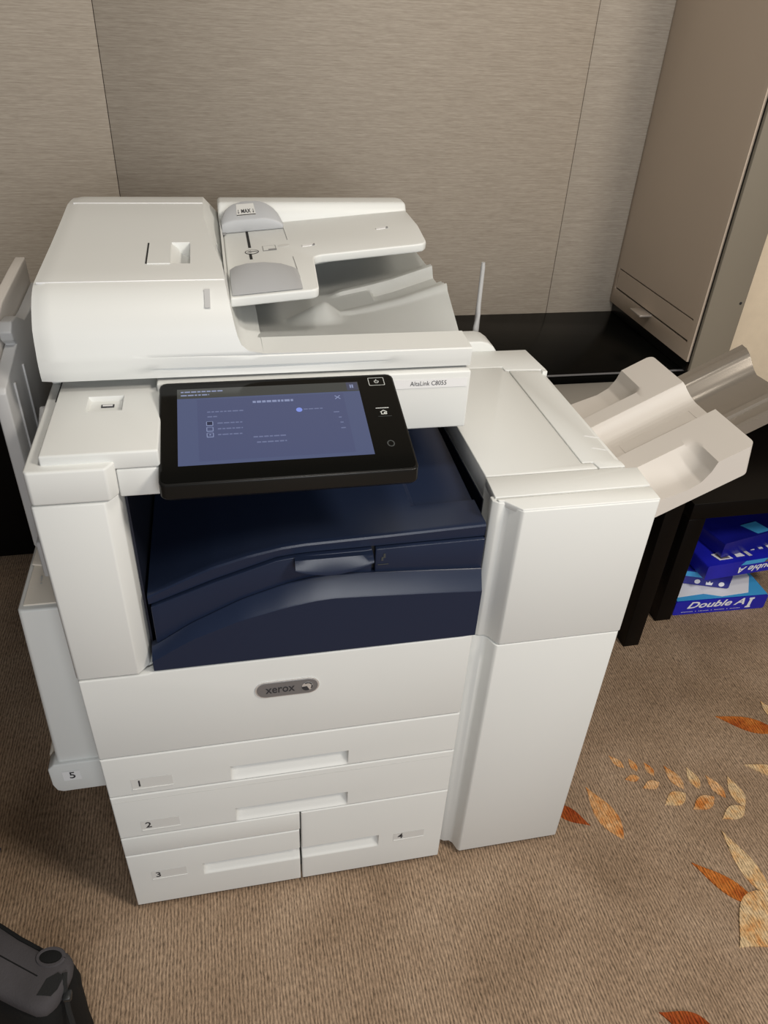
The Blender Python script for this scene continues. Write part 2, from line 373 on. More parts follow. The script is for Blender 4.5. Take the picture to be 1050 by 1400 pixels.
# ------------------------------------------------------------------ reams of paper
def ream(mw, label, wrap='ream_blue', kind=0):
    """A4 ream: local x = long side, y = short side, z = thickness; origin at the bottom centre"""
    t = thing('paper_ream', mw.translation, label, 'paper ream', 'reams under the side table')
    L_, W_, H_ = .297, .21, .052
    bm = bmesh.new(); poly = rrect(-L_ / 2, L_ / 2, 0, H_, .006, 3)
    ys = lin(-W_ / 2, W_ / 2, 5)
    g = [[bm.verts.new(mw @ Vector((x, y, z + .0008 * math.sin(40 * x + 30 * y)))) for x, z in poly] for y in ys]
    for i in range(4):
        for k in range(len(poly)): bm.faces.new((g[i][k], g[i + 1][k], g[i + 1][(k + 1) % len(poly)], g[i][(k + 1) % len(poly)]))
    bm.faces.new(g[0]); bm.faces.new(g[-1][::-1]); bmesh.ops.recalc_face_normals(bm, faces=bm.faces[:])
    finish('wrapper', bm, wrap, t)
    fr = mw @ frame((0, -W_ / 2 - .0006, H_ / 2), (1, 0, 0), (0, 0, 1))       # long side face
    tp = mw @ frame((0, 0, H_ + .0012), (1, 0, 0), (0, 1, 0))                 # top face
    return t, fr, tp
# bottom one: flat on the carpet, front face to the room
ra, fr, tp = ream(frame((1.632, .712, .001), (1, -.035, 0), (.035, 1, 0)), 'white-topped blue paper ream flat on the carpet, lowest under the table')
text('lettering', 'Double A', fr @ Matrix.Translation((-.018, .008, 0)), .034, 'paper_white', ra, width=.185, shear=.35, bold=.022)
text('small_print', '........ . ....... . ....... . .......', fr @ Matrix.Translation((-.028, -.0105, 0)), .022, 'paper_white', ra, width=.19)
plate_on('pillar_logo', fr, [(.083, -.017), (.100, -.017), (.101, -.013), (.098, -.012), (.100, .014), (.105, .016), (.105, .021), (.089, .021), (.088, .016), (.091, .014), (.088, -.012), (.083, -.013)], 'paper_white', ra)
plate_on('sky_band', tp, [(-.146, -.103), (.146, -.103), (.146, .05), (.06, .0), (-.03, -.082), (-.146, -.078)], 'ream_sky', ra, t=.0003)
plate_on('white_panel', tp, [(-.146, -.088), (-.05, -.080), (.00, -.097), (.09, -.090), (.135, -.02), (.135, .08), (-.146, .08)], 'paper_white', ra, t=.0006)
# leaning one on the left, on top of the bottom ream
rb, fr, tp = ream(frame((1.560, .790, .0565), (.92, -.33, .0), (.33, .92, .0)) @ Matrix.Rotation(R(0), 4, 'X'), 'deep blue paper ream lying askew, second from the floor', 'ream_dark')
plate_on('stripe', fr, [(-.075, .004), (.0, .004), (.006, .022), (-.069, .022)], 'ream_grey', rb); plate_on('stripe', fr, [(.0, .004), (.08, .004), (.086, .022), (.006, .022)], 'ream_sky', rb)
for k, x in enumerate((.055, .09, .125)):
    plate_on('logo', fr, [(x - .009, -.020), (x + .009, -.020), (x + .010, -.008), (x + .004, -.012), (x, -.004), (x - .004, -.012), (x - .010, -.008)] if k == 1 else
             [(x + .0085 * math.cos(a), -.012 + .0085 * math.sin(a)) for a in lin(0, 5.7, 10)], 'paper_white', rb)
text('lettering', 'D', tp @ Matrix.Translation((-.10, -.02, 0)) @ Matrix.Rotation(R(60), 4, 'Z'), .05, 'sidegrey', rb, bold=.01)
# the upside-down one above it
rc, fr, tp = ream(frame((1.700, .745, .112), (1, .07, .0), (-.07, 1, .0)), 'blue paper ream upside down with inverted lettering, third from the floor')
text('lettering', 'Double A', fr @ Matrix.Translation((.038, -.006, 0)) @ Matrix.Rotation(math.pi, 4, 'Z'), .030, 'paper_white', rc, width=.15, shear=.35, bold=.02)
plate_on('stripe', fr, [(-.035, .011), (.045, .011), (.055, .025), (-.022, .025)], 'ream_sky', rc); plate_on('stripe', fr, [(.047, .011), (.12, .011), (.12, .025), (.057, .025)], 'ream_grey', rc)
plate_on('data_panel', tp, [(-.10, -.088), (-.055, -.088), (-.065, -.058), (-.11, -.058)], 'paper_white', rc); plate_on('data_panel', tp, [(-.094, -.084), (-.063, -.084), (-.070, -.062), (-.101, -.062)], 'ream_grey', rc, z0=.0006)
plate_on('logo', tp, [(-.04, -.085), (-.012, -.085), (-.020, -.062), (-.040, -.062)], 'paper_white', rc)
plate_on('logo', tp, [(.0, -.088), (.012, -.088), (.0, -.035), (-.012, -.035)], 'label', rc)
for x in (.03, .06, .09): plate_on('logo', tp, [(x - .007, -.066), (x + .007, -.066), (x + .006, -.052), (x - .008, -.052)], 'paper_white', rc)
plate_on('sky_band', tp, [(.03, -.035), (.146, -.06), (.146, -.015), (.05, .06), (-.02, .06)], 'ream_sky', rc, t=.0003)
# the dark one on top, far back
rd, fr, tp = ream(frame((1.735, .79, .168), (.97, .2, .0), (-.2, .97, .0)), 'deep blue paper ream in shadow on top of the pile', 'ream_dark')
plate_on('sky_band', tp, [(-.02, -.1), (.03, -.1), (.02, -.05), (-.04, -.05)], 'ream_sky', rd, t=.0003)

# ------------------------------------------------------------------ the copier
pr = thing('copier', (.30, .35, 0), 'white office copier with tilted touchscreen and navy output bay, standing on the carpet', 'copier')
W = .60
Z1, Z12, Z2B, ZST, ZD = .457, .3556, .2355, .180, .6425
XS = .317
# chassis behind the fronts
boxes('body', [(.006, .594, .0205, .66, .03, .640), (.0, .604, .46, .69, .640, 1.0), (.004, .10, .03, .47, .64, .985)], 'white', pr, bevel=.003)
for q in [(.05, .09, .06, .10, 0, .03), (.51, .55, .06, .10, 0, .03), (.05, .09, .58, .62, 0, .03), (.51, .55, .58, .62, 0, .03)]: box('caster', *q, 'gap', pr, bevel=.006)

def drawer(name, rect, grip, label_rect, num, lbl=None, open_l=False, open_r=False):
    """drawer front: rounded plate whose face is moulded into a finger grip, deep under the grip's top edge and running out below"""
    X0, X1, Z0, Z1_ = rect; r = .0028; ds = [0, .0004, .0011, .0019, .0028]
    gx0, gx1, gz0, gz1 = grip
    xs = set([X0 + d for d in ds] + [X1 - d for d in ds]); zs = set([Z0 + d for d in ds] + [Z1_ - d for d in ds])
    for k in range(9):
        if not open_l: xs.add(gx0 + .012 * k / 8)
        if not open_r: xs.add(gx1 - .012 * k / 8)
    for q in lin(max(gx0, X0) + .014, min(gx1, X1) - .014, 6): xs.add(q)
    zs |= {gz1 + .0006, gz1 - .0004} | set(gz1 - .001 - (gz1 - gz0 - .001) * k / 14 for k in range(15))
    xs |= {gx0 - .0006, gx1 + .0006}; zs |= {gz0 - .0006, gz1 + .0012}
    xs = sorted(x for x in xs if X0 <= x <= X1); zs = sorted(z for z in zs if Z0 <= z <= Z1_)
    def face_y(x, z):
        d = min(x - X0, X1 - x, z - Z0, Z1_ - z)
        y = r - math.sqrt(max(0, r * r - (r - d) ** 2)) if d < r else 0
        if gz0 < z < gz1 and gx0 < x < gx1:
            t = (z - gz0) / (gz1 - gz0)
            e = 1.0; rr = .013
            dx = min(1e9 if open_l else x - gx0, 1e9 if open_r else gx1 - x)
            if dx < rr: e = math.sqrt(max(0, 1 - (1 - dx / rr) ** 2))
            top = min(1, (gz1 - z) / .0010)
            y += .017 * min(1, t * 1.15) ** .85 * e * top * (1 - .35 * smooth((t - .72) / .28))
        return y
    bm = bmesh.new(); g = [[bm.verts.new((x, face_y(x, z), z)) for z in zs] for x in xs]
    for i in range(len(xs) - 1):
        for j in range(len(zs) - 1): bm.faces.new((g[i][j], g[i + 1][j], g[i + 1][j + 1], g[i][j + 1]))
    rim = [g[i][0] for i in range(len(xs))] + [g[-1][j] for j in range(1, len(zs))] + [g[i][-1] for i in range(len(xs) - 2, -1, -1)] + [g[0][j] for j in range(len(zs) - 2, 0, -1)]
    bk = [bm.verts.new((v.co.x, .0195, v.co.z)) for v in rim]; n = len(rim)
    for i in range(n): bm.faces.new((rim[i], bk[i], bk[(i + 1) % n], rim[(i + 1) % n]))
    bm.faces.new(bk); bmesh.ops.recalc_face_normals(bm, faces=bm.faces[:])
    o = finish(name, bm, 'white', pr, smooth=42)
    if lbl: o['label'] = lbl
    x0, x1, z0, z1 = label_rect
    f = frame(((x0 + x1) / 2, -.0003, (z0 + z1) / 2), (1, 0, 0), (0, 0, 1)); hw, hh = (x1 - x0) / 2, (z1 - z0) / 2
    plate_on('number_label', f, [(-hw, -hh), (hw, -hh), (hw, hh), (-hw, hh)], 'label', o, t=.0003)
    plate_on('label_lip', f, [(-hw, -hh - .0018), (hw, -hh - .0018), (hw, -hh), (-hw, -hh)], 'white', o, t=.0012)
    text('number', num, f @ Matrix.Translation((-hw * (.62 if num != '4' else .55), 0, .0006)), .022, 'ink', o, bold=.012)
    return o
G = .0011
drawer('drawer', (0, W, Z12 + G, Z1 - G), (.201, .404, .3580, .396), (.040, .106, .373, .398), '1', 'upper paper drawer numbered 1')
d2 = drawer('drawer', (0, W, Z2B + G, Z12 - G), (.202, .405, .2380, .2765), (.040, .105, .255, .280), '2', 'paper drawer numbered 2')
plate_on('lip_line', frame((0, -.0001, Z12 - .0150), (1, 0, 0), (0, 0, 1)), [(.003, 0), (W - .003, 0), (W - .003, .0007), (.003, .0007)], 'label', d2, t=.0002)
box('spacer_strip', 0, XS - .001, 0, .0195, ZST + G, Z2B - G, 'white', pr, bevel=.0025, seg=3)
drawer('drawer', (0, XS - .0022, .012, ZST - G), (.131, .330, .083, .119), (.038, .101, .096, .120), '3', 'lower left paper drawer numbered 3', open_r=True)
drawer('drawer', (XS + .0012, W, .012, Z2B - G), (.300, .470, .083, .120), (.500, .562, .095, .117), '4', 'taller lower right paper drawer numbered 4', open_l=True)
box('gap_filler', XS - .006, XS + .006, .0196, .0203, .03, Z2B, 'gap', pr, bevel=0)
# front door
dr = prism('front_door', [(0, Z1 + G), (W, Z1 + G), (W, ZD + .004), (W - .004, ZD + .003), (W - .016, ZD), (.105, ZD - .001), (.098, ZD - .004), (0, ZD - .004)], 'y', 0, .017, 'white', pr, bevel=.0026, seg=3)
bd = frame((.3025, -.0005, .5755), (1, 0, 0), (0, 0, 1))
plate_on('badge_rim', bd, rrect(-.0505, .0505, -.0175, .0175, .0172, 7), 'chrome', dr, t=.0012)
plate_on('badge', bd, rrect(-.048, .048, -.0152, .0152, .015, 7), 'badge', dr, t=.0022)
text('lettering', 'xerox', bd @ Matrix.Translation((-.0115, .0008, .0024)), .0245, 'ink', dr, width=.046, bold=.012)
# striped sphere emblem
def disc(cx, cy, r, n=20, a0=0, a1=360): return [(cx + r * math.cos(R(a)), cy + r * math.sin(R(a))) for a in lin(a0, a1 - (a1 - a0) / n if a1 - a0 == 360 else a1, n)]
plate_on('emblem', bd @ Matrix.Translation((.0315, 0, .0023)), disc(0, 0, .0088), 'chrome', dr, t=.0004)
plate_on('emblem_stripe', bd @ Matrix.Translation((.0315, 0, .0027)), disc(-.001, -.001, .0080, 10, 175, 300) + [(-.001, .0005)], 'ink', dr, t=.0003)
plate_on('emblem_stripe', bd @ Matrix.Translation((.0315, 0, .0027)), disc(0, 0, .0086, 8, 30, 120) + disc(0, 0, .0066, 8, 30, 120)[::-1], 'ink', dr, t=.0003)
plate_on('emblem_stripe', bd @ Matrix.Translation((.0315, 0, .0027)), disc(0, 0, .0084, 6, -40, 20) + disc(0, 0, .0062, 6, -40, 20)[::-1], 'ink', dr, t=.0003)
# left column and its cap
colpoly = [(-.002, .006), (.001, .001), (.086, .0), (.101, .018), (.104, .05), (.104, .46), (-.002, .46)]
prism('column', colpoly, 'z', .641, .9475, 'white', pr, bevel=.0022)
cap = prism('column_cap', [(-.001, .006), (.003, .0), (.094, .0), (.103, .014), (.103, .03), (.016, .03), (.016, .46), (-.001, .46)], 'z', .9495, .997, 'white', pr, bevel=.003, seg=3)
cov = boxes('top_cover', [(.0175, .157, .0155, .235, .9855, 1.010)], 'white', pr, bevel=.0028, seg=3)
blk = box('cover_skirt', .1034, .158, .0158, .19, .9445, .9847, 'white', pr, bevel=.0022)
box('cover_bed', .0165, .106, .031, .235, .958, .9852, 'white', pr, bevel=.001)
cut(cov, [prism('c', [(.062, .131), (.103, .131), (.103, .169), (.062, .169)], 'z', 1.003, 1.02, 'white', bevel=0, f1=lambda q: (q[0] + (.008 if q[0] > .08 else -.006), q[1] + (.003 if q[1] > .15 else -.010)))])
box('usb_port', .0765, .0935, .149, .157, 1.0028, 1.0042, 'ink', cov, bevel=.0003)
box('usb_tongue', .0785, .0915, .1512, .1548, 1.0042, 1.0047, 'paperlabel', cov, bevel=0)
box('slot_line', .0178, .0192, .16, .22, 1.0085, 1.0103, 'gap', cov, bevel=0)

# scanner base behind the touchscreen
sb = box('scanner_base', .150, .607, .176, .69, .927, 1.022, 'white', pr, bevel=.003, seg=3)
nf = frame((.545, .1755, 1.0045), (1, 0, 0), (0, 0, 1))
plate_on('name_plate', nf, [(-.11, -.0072), (.0565, -.0072), (.0565, .0072), (-.11, .0072)], 'paperlabel', sb, t=.0003)
text('lettering', 'AltaLink C8055', nf @ Matrix.Translation((-.0035, 0, .0004)), .0105, 'ink', sb, width=.056)
box('scanner_base_rear', .0, .15, .24, .69, .998, 1.022, 'white', pr, bevel=.003)

# document feeder: shell with the cut-away front
fd_root = pr
def feeder_shell():
    prof = [(.186, 1.0265), (.1845, 1.033), (.184, 1.0395), (.184, 1.0412), (.184, 1.0485), (.1845, 1.0535), (.1862, 1.0552), (.1868, 1.0575), (.1872, 1.062), (.1885, 1.070), (.191, 1.082), (.196, 1.096), (.204, 1.108), (.216, 1.120), (.231, 1.1305), (.246, 1.1368), (.258, 1.1392), (.262, 1.1399), (.30, 1.1412), (.325, 1.1420), (.422, 1.1452), (.43, 1.1455), (.55, 1.151), (.626, 1.1555), (.634, 1.1552), (.668, 1.153), (.700, 1.1495), (.714, 1.143), (.72, 1.130)]
    XE = [(1.0575, .300), (1.0578, .292), (1.060, .283), (1.064, .2755), (1.070, .2700), (1.082, .2655), (1.096, .2625), (1.12, .2580), (1.1368, .2545), (1.1412, .2530), (1.156, .2530)]
    bm = bmesh.new(); FR = sorted(set([c / 30 for c in range(31)] + [.1785 / .253, .2065 / .253])); NC = len(FR)
    def xe(i, z): return .607 if i < 7 else interp(XE, z)
    rows = []
    for i, (y, z) in enumerate(prof):
        x1 = xe(i, z) if i < 16 else .2545 - .026 * smooth((y - .262) / .30); row = []
        if y in (.325, .422): xcols = [f * .2530 for f in FR]; xcols = [min(q, x1) for q in xcols]; xcols[-1] = x1
        else: xcols = [f * x1 for f in FR]
        if .26 < y < .5: xcols = [(f * .2530 if f * .253 < .21 else .21 + (x1 - .21) * (f * .253 - .21) / .043) for f in FR]
        for c in range(NC):
            x = xcols[c]
            yy = y; zz = z
            bulge = -.006 * (1 - smooth(x / .25)) * 0
            if i in (1, 2):
                t = max(0, min(1, (x - .125) / .39)); d = .0075 * math.sin(math.pi * t ** .75) ** 1.2 if 0 < t < 1 else 0
                yy += d * (1.0 if i == 2 else .45)
            if 3 <= i <= 9:
                lt = 1 - smooth((x - .255) / .03) if i < 7 else 1.0
                yl = interp([(1.0395, .184), (1.0485, .1842), (1.0552, .1848), (1.0575, .1852), (1.062, .1860), (1.070, .1884), (1.082, .191)], z); yy = yy + (yl - yy) * lt
            left = 1 - smooth(x / .018)
            if True: yy += .004 * left * (1 if y < .3 else 0); zz -= .0025 * left if z > 1.1 else 0
            row.append(bm.verts.new((x + (.0028 * left if i in range(3, 30) else 0) * 0, yy, zz)))
        rows.append(row)
    for a, b in zip(rows, rows[1:]):
        for c in range(NC - 1):
            if abs(a[c].co.y - .325) < 1e-4 and a[c].co.x > .178 and a[c + 1].co.x < .207: continue      # the finger pocket
            bm.faces.new((a[c], a[c + 1], b[c + 1], b[c]))
    # the pocket: floor slopes down from the latch to a deep right end
    iy = next(k for k, r_ in enumerate(rows) if abs(r_[10].co.y - .325) < 1e-4)
    cs = [c for c in range(NC) if .178 < rows[iy][c].co.x < .207]
    ring_ = [rows[iy][c] for c in cs] + [rows[iy + 1][c] for c in cs[::-1]]
    def low(v): t = (v.co.x - .1785) / .028; return bm.verts.new((v.co.x - .001 * t, v.co.y + (.004 if v.co.y < .4 else -.004) * t, v.co.z - .0015 - .020 * smooth(t * 1.4)))
    fl_ = [low(v) for v in ring_]; nr = len(ring_)
    for k in range(nr): bm.faces.new((ring_[k], ring_[(k + 1) % nr], fl_[(k + 1) % nr], fl_[k]))
    h_ = len(cs)
    for k in range(h_ - 1): bm.faces.new((fl_[k], fl_[k + 1], fl_[nr - 2 - k], fl_[nr - 1 - k]))
    # left end
    bl = bm.verts.new((0, .72, 1.0265)); lf = [r[0] for r in rows]
    bm.faces.new([bl] + lf[::-1])
    # side wall of the cover, swept back along y, and the low lip behind the front
    wallf = [r[-1] for r in rows[7:17]]; wallb = [bm.verts.new((v.co.x, .66, v.co.z)) for v in wallf]
    for k in range(len(wallf) - 1): bm.faces.new((wallf[k], wallb[k], wallb[k + 1], wallf[k + 1]))
    # right edge of the cover top behind the front curve
    topr = [r[-1] for r in rows[16:]]; lowr = [bm.verts.new((.2575, v.co.y, 1.1135)) for v in topr]
    for k in range(len(topr) - 1): bm.faces.new((topr[k], topr[k + 1], lowr[k + 1], lowr[k]))
    # lip top + right end cap
    a = rows[6][-1]; b1 = bm.verts.new((.607, .242, 1.0585)); b0 = bm.verts.new((.300, .242, 1.0585)); bb = bm.verts.new((.607, .242, 1.0265))
    bm.faces.new((rows[7][-1], rows[6][-1], b1, b0))
    bm.faces.new([r[-1] for r in rows[:7]] + [b1, bb])
    bmesh.ops.remove_doubles(bm, verts=bm.verts[:], dist=1e-6)
    bmesh.ops.recalc_face_normals(bm, faces=bm.faces[:])
    return finish('document_feeder_cover', bm, 'white', pr, smooth=38)
fc = feeder_shell()
tf = frame((.173, .372, 1.1434), (1, 0, 0), (0, 1, (1.1455 - 1.1412) / .13))
# latch and finger pocket in the cover top
plate_on('latch', tf, [(-.0275, -.048), (.0050, -.048), (.0050, .048), (-.0275, .048)], 'white', fc, t=.0016)
box('seam_line', .004, .2535, .2575, .2588, 1.1375, 1.1402, 'paperlabel', fc, bevel=.0003)
box('seam_line', .010, .2280, .6255, .6272, 1.1530, 1.1564, 'paperlabel', fc, bevel=.0003)
plate_on('latch_gap', tf, [(-.0300, -.046), (-.0275, -.046), (-.0275, .046), (-.0300, .046)], 'gap', fc, t=.0010)
lf_ = frame((.2285, .2235, 1.1255), (1, 0, 0), (.003, .015, .0105))
plate_on('status_window', lf_, [(-.0042, -.0165), (.0034, -.0165), (.0042, .014), (-.0036, .014)], 'sidegrey', fc, t=.0008, z0=.0004)
# rear ridge of the feeder
prism('feeder_ridge', [(.618, 1.03), (.618, 1.118), (.622, 1.142), (.634, 1.1555), (.668, 1.1545), (.700, 1.149), (.715, 1.142), (.72, 1.130), (.72, 1.03)], 'x', .2535, .601, 'white', pr, bevel=.006, seg=3)
# input tray
def zt(x): return 1.1155 + (x - .26) * .085
def input_tray():
    out = [(.2600, .248), (.376, .248)]
    out += [(.376 + .012 * math.sin(R(a)), .260 - .012 * math.cos(R(a))) for a in (22, 45, 67, 90)]
    out += [(.3975, .392), (.400, .399), (.406, .404), (.413, .406), (.572, .410), (.582, .413), (.588, .421), (.590, .432), (.598, .52), (.599, .622), (.2600, .622)]
    bm = bmesh.new(); top = [bm.verts.new((x, y, zt(x))) for x, y in out]; bot = [bm.verts.new((x + (0 if x < .3 else 0), y + .002, zt(x) - .0145)) for x, y in out]
    n = len(out); bm.faces.new(top); bm.faces.new(bot[::-1])
    for i in range(n): bm.faces.new((bot[i], bot[(i + 1) % n], top[(i + 1) % n], top[i]))
    bmesh.ops.recalc_face_normals(bm, faces=bm.faces[:])
    return finish('input_tray', bm, 'white', pr, bevel=.003, seg=3)
it = input_tray()
def on_tray(x, y): return frame((x, y, zt(x) + .0001), (1, 0, .085), (0, 1, 0))
# left wall strip of the tray (warning sticker strip)
f = on_tray(.313, .47)
plate_on('slot', frame((.3005, .545, zt(.30)), (1, 0, .085), (.03, 1, 0)), [(-.0022, -.066), (.0022, -.066), (.0022, .048), (-.0022, .048)], 'gap', it, t=.0005)
plate_on('slot', frame((.2995, .432, zt(.30)), (1, 0, .085), (.03, 1, 0)), [(-.0022, -.016), (.0022, -.016), (.0022, .012), (-.0022, .012)], 'gap', it, t=.0005)
arrow = on_tray(.3025, .455)
def ell(a, b, n=20): return [(a * math.cos(2 * math.pi * k / n), b * math.sin(2 * math.pi * k / n)) for k in range(n)]
plate_on('arrow_ring', arrow, ell(.0115, .0125), 'ink', it, t=.0004); plate_on('arrow_ring_inner', arrow, ell(.0100, .0100), 'white', it, t=.0006)
plate_on('arrow', arrow, [(-.009, 0), (-.001, -.007), (-.001, -.003), (.009, -.003), (.009, .003), (-.001, .003), (-.001, .007)], 'inkgrey', it, t=.0008)
pic = on_tray(.332, .467)
plate_on('page_icon', pic, [(-.011, -.014), (.011, -.014), (.011, .014), (-.011, .014)], 'inkgrey', it, t=.0004)
plate_on('page_icon', pic, [(-.010, -.011), (.0098, -.011), (.0098, .0125), (-.010, .0125)], 'white', it, t=.0006)
plate_on('page_icon', pic, [(-.002, -.013), (.0115, -.013), (.0115, -.006), (-.002, -.006)], 'inkgrey', it, t=.0008)
plate_on('stamp_mark', on_tray(.357, .475), ell(.010, .007), 'label', it, t=.0004)
for (x, y0, y1) in ((.3655, .305, .41), (.3655, .505, .625)):
    plate_on('hinge_line', on_tray(x, 0), [(-.0005, y0), (.0005, y0), (.0005, y1), (-.0005, y1)], 'inkgrey', it, t=.0003)
for (x, y) in ((.396, .462), (.532, .52)):
    g = on_tray(x, y); s = box('stop_slot', -1, 0, -1, 0, -1, 0, 'gap', None, bevel=0); bpy.data.objects.remove(s)
    plate_on('stop_slot', g, [(-.010, -.006), (.012, -.003), (.012, .007), (-.010, .004)], 'paperlabel', it, t=.0008)
    plate_on('stop_slot_shadow', g, [(.007, -.004), (.0118, -.003), (.0118, .006), (.009, .004)], 'inkgrey', it, t=.0011)
fct = frame((.2490, .395, 1.1292), (0, 1, 0), (-.016, 0, .031))
for k in range(7):
    u = -.055 + .0165 * k
    plate_on('caution_mark', fct, [(u, -.011), (u + .0018, -.011), (u + .0138, .008), (u + .0120, .008)], 'sidegrey' if k % 2 else 'label', fc, t=.0006, z0=.0002)
# side guides (wedges with a rounded outline)
def guide(name, x0, x1, yv, yo, zfun, m):
    bm = bmesh.new(); n = 13
    xs = lin(x0, x1, n)
    def top(t): return .004 + .026 * (math.sin(math.pi * min(1, (t * .80 + .23))) ** .8 if t < 1 else .3)
    a = [bm.verts.new((x, yv, zt(x) + .0006)) for x in xs]
    b = [bm.verts.new((x, yv, zt(x) + zfun(i / (n - 1)))) for i, x in enumerate(xs)]
    c = [bm.verts.new((x, yo, zt(x) + .0012)) for x in xs]
    for i in range(n - 1):
        bm.faces.new((a[i], a[i + 1], b[i + 1], b[i])); bm.faces.new((b[i], b[i + 1], c[i + 1], c[i])); bm.faces.new((c[i], c[i + 1], a[i + 1], a[i]))
    bm.faces.new((a[0], b[0], c[0])); bm.faces.new((a[-1], c[-1], b[-1]))
    bmesh.ops.recalc_face_normals(bm, faces=bm.faces[:])
    return finish(name, bm, m, it, bevel=.0022, seg=2)
gshape = [(0, .013), (.08, .0175), (.25, .0205), (.5, .020), (.75, .0155), (.92, .0085), (1, .0035)]
guide('paper_guide', .2625, .3655, .335, .253, lambda t: interp(gshape, t), 'grey')
def back_guide():
    bm = bmesh.new(); n = 15; xs = lin(.2575, .3660, n); yi = .574
    ext = [(0, .014), (.05, .026), (.16, .037), (.38, .044), (.62, .042), (.82, .033), (.94, .020), (1, .006)]
    hi = [(0, .015), (.06, .0195), (.2, .0215), (.7, .021), (.9, .015), (1, .006)]
    A, B, Cc, D = [], [], [], []
    for i, x in enumerate(xs):
        t = i / (n - 1); h = interp(hi, t); e = interp(ext, t); z = zt(x)
        A.append(bm.verts.new((x, yi, z + .0005))); B.append(bm.verts.new((x, yi, z + h))); Cc.append(bm.verts.new((x, yi + e, z + h + .022 * e / .044))); D.append(bm.verts.new((x, yi + e, z + .0005)))
    for i in range(n - 1):
        for p, q in ((A, B), (B, Cc), (Cc, D), (D, A)): bm.faces.new((p[i], p[i + 1], q[i + 1], q[i]))
    bm.faces.new((A[0], B[0], Cc[0], D[0])); bm.faces.new((A[-1], D[-1], Cc[-1], B[-1])); bmesh.ops.recalc_face_normals(bm, faces=bm.faces[:])
    return finish('paper_guide', bm, 'grey', it, bevel=.0022, seg=2)
back_guide()
mf = frame((.3015, .596, zt(.3015) + .0214 + .0110 + .0004), (1, 0, .080), (0, .044, .022))
plate_on('limit_label', mf, [(-.017, -.0150), (.017, -.0150), (.015, .0150), (-.0155, .0150)], 'label', it, t=.0003, z0=-.0001)
text('limit_mark', 'MAX', mf @ Matrix.Translation((0, -.0045, .0006)), .0135, 'ink', it, width=.0165, bold=.02)
for sx in (-.0130, .0130):
    plate_on('limit_arrow', mf @ Matrix.Translation((sx, -.0045, .0004)) @ Matrix.Scale(.62, 4), [(-.0007, .008), (.0007, .008), (.0007, -.004), (.003, -.002), (0, -.008), (-.003, -.002), (-.0007, -.004)], 'ink', it, t=.0003)
plate_on('limit_line', mf, [(-.0165, -.0140), (.0165, -.0140), (.0165, -.0122), (-.0165, -.0122)], 'ink', it, t=.0006)
box('guide_slot_liner', .2590, .2640, .565, .603, 1.1165, 1.1185, 'inkgrey', it, bevel=0)
# output tray of the feeder (moulded, rising to the right)
OT = [(.28, 1.0470), (.345, 1.0480), (.43, 1.0520), (.488, 1.0635), (.53, 1.0735), (.602, 1.0965)]
def out_z(x, y):
    base = interp(OT, x) - .004 * smooth((y - .42) / .05)
    if y < .330:
        t = max(0, (y - .242) / .088); z = 1.0585 + (base + .003 - 1.0585) * (t if x > .45 else smooth(t))
        f = interp([(.345, 0), (.402, .024), (.408, .024), (.43, .004), (.45, 0)], x); z += f * smooth((y - .285) / .040)
        z += .004 * smooth((y - .318) / .008) * smooth((x - .40) / .05)
        return z
    z = base + .003 * (1 - smooth((y - .345) / .010)) * smooth((x - .40) / .05)
    if x > .492: z -= .011 * smooth((x - .492) / .010) * smooth((y - .362) / .007) * (1 - smooth((y - .410) / .007))
    z += .006 * smooth((y - .416) / .006) * (1 - smooth((y - .436) / .012)) * smooth((x - .42) / .03)
    return z
bm = bmesh.new()
grid_bm(bm, lambda x, y: (x, y, out_z(x, y)), lin(.292, .602, 80), [.242] + lin(.248, .328, 24) + [.3299, .3312] + lin(.334, .61, 64))
bmesh.ops.solidify(bm, geom=bm.faces[:], thickness=.006)
finish('feeder_output_tray', bm, 'white', pr, smooth=34)
box('platen_cover', .002, .602, .20, .715, 1.0235, 1.030, 'white', pr, bevel=.002)
box('feeder_throat', .258, .30, .262, .60, 1.032, 1.050, 'tray', pr, bevel=.002)

# touchscreen console
ts0 = Vector((.155, .168, 1.0265)); ts1 = Vector((.155, -.020, .9795)); tsw = .327
udir = Vector((1, 0, 0)); vdir = (ts0 - ts1).normalized(); hgt = (ts0 - ts1).length
TM = frame(ts1, udir, vdir)                     # u right, v up the slope, w out of the glass
ts = None
bm = bmesh.new()
poly = [(0, .008), (.0012, .004), (.004, .0012), (.008, 0), (tsw - .008, 0), (tsw - .004, .0012), (tsw - .0012, .004), (tsw, .008)] + [(tsw - .010 + .010 * math.cos(R(a)), hgt - .010 + .010 * math.sin(R(a))) for a in (0, 30, 60, 90)] + [(.010 + .010 * math.cos(R(a)), hgt - .010 + .010 * math.sin(R(a))) for a in (90, 120, 150, 180)]
# slab with a bullnose front
top = [bm.verts.new(TM @ Vector((x, y, 0))) for x, y in poly]
front = [(-.001, -.004), (-.006, -.017), (-.003, -.024), (.010, -.027)]
n = len(poly)
bm.faces.new(top)
prev = top
for k, (dy, dz) in enumerate(front):
    cur = [bm.verts.new(TM @ Vector((x + (0 if k < 2 else (.003 if x < tsw / 2 else -.003)), y + (dy if y < .01 else (0 if k < 3 else -.006)), dz))) for x, y in poly]
    for i in range(n): bm.faces.new((prev[i], prev[(i + 1) % n], cur[(i + 1) % n], cur[i]))
    prev = cur
bm.faces.new(prev[::-1]); bmesh.ops.recalc_face_normals(bm, faces=bm.faces[:])
ts = finish('touchscreen', bm, 'bezel', pr, bevel=.0012, seg=2)
plate_on('glass', TM, rrect(.0025, tsw - .0025, .003, hgt - .0025, .009, 5), 'black', ts, t=.0007)
su0, su1, sv0, sv1 = .0235, .2735, .0310, .1775
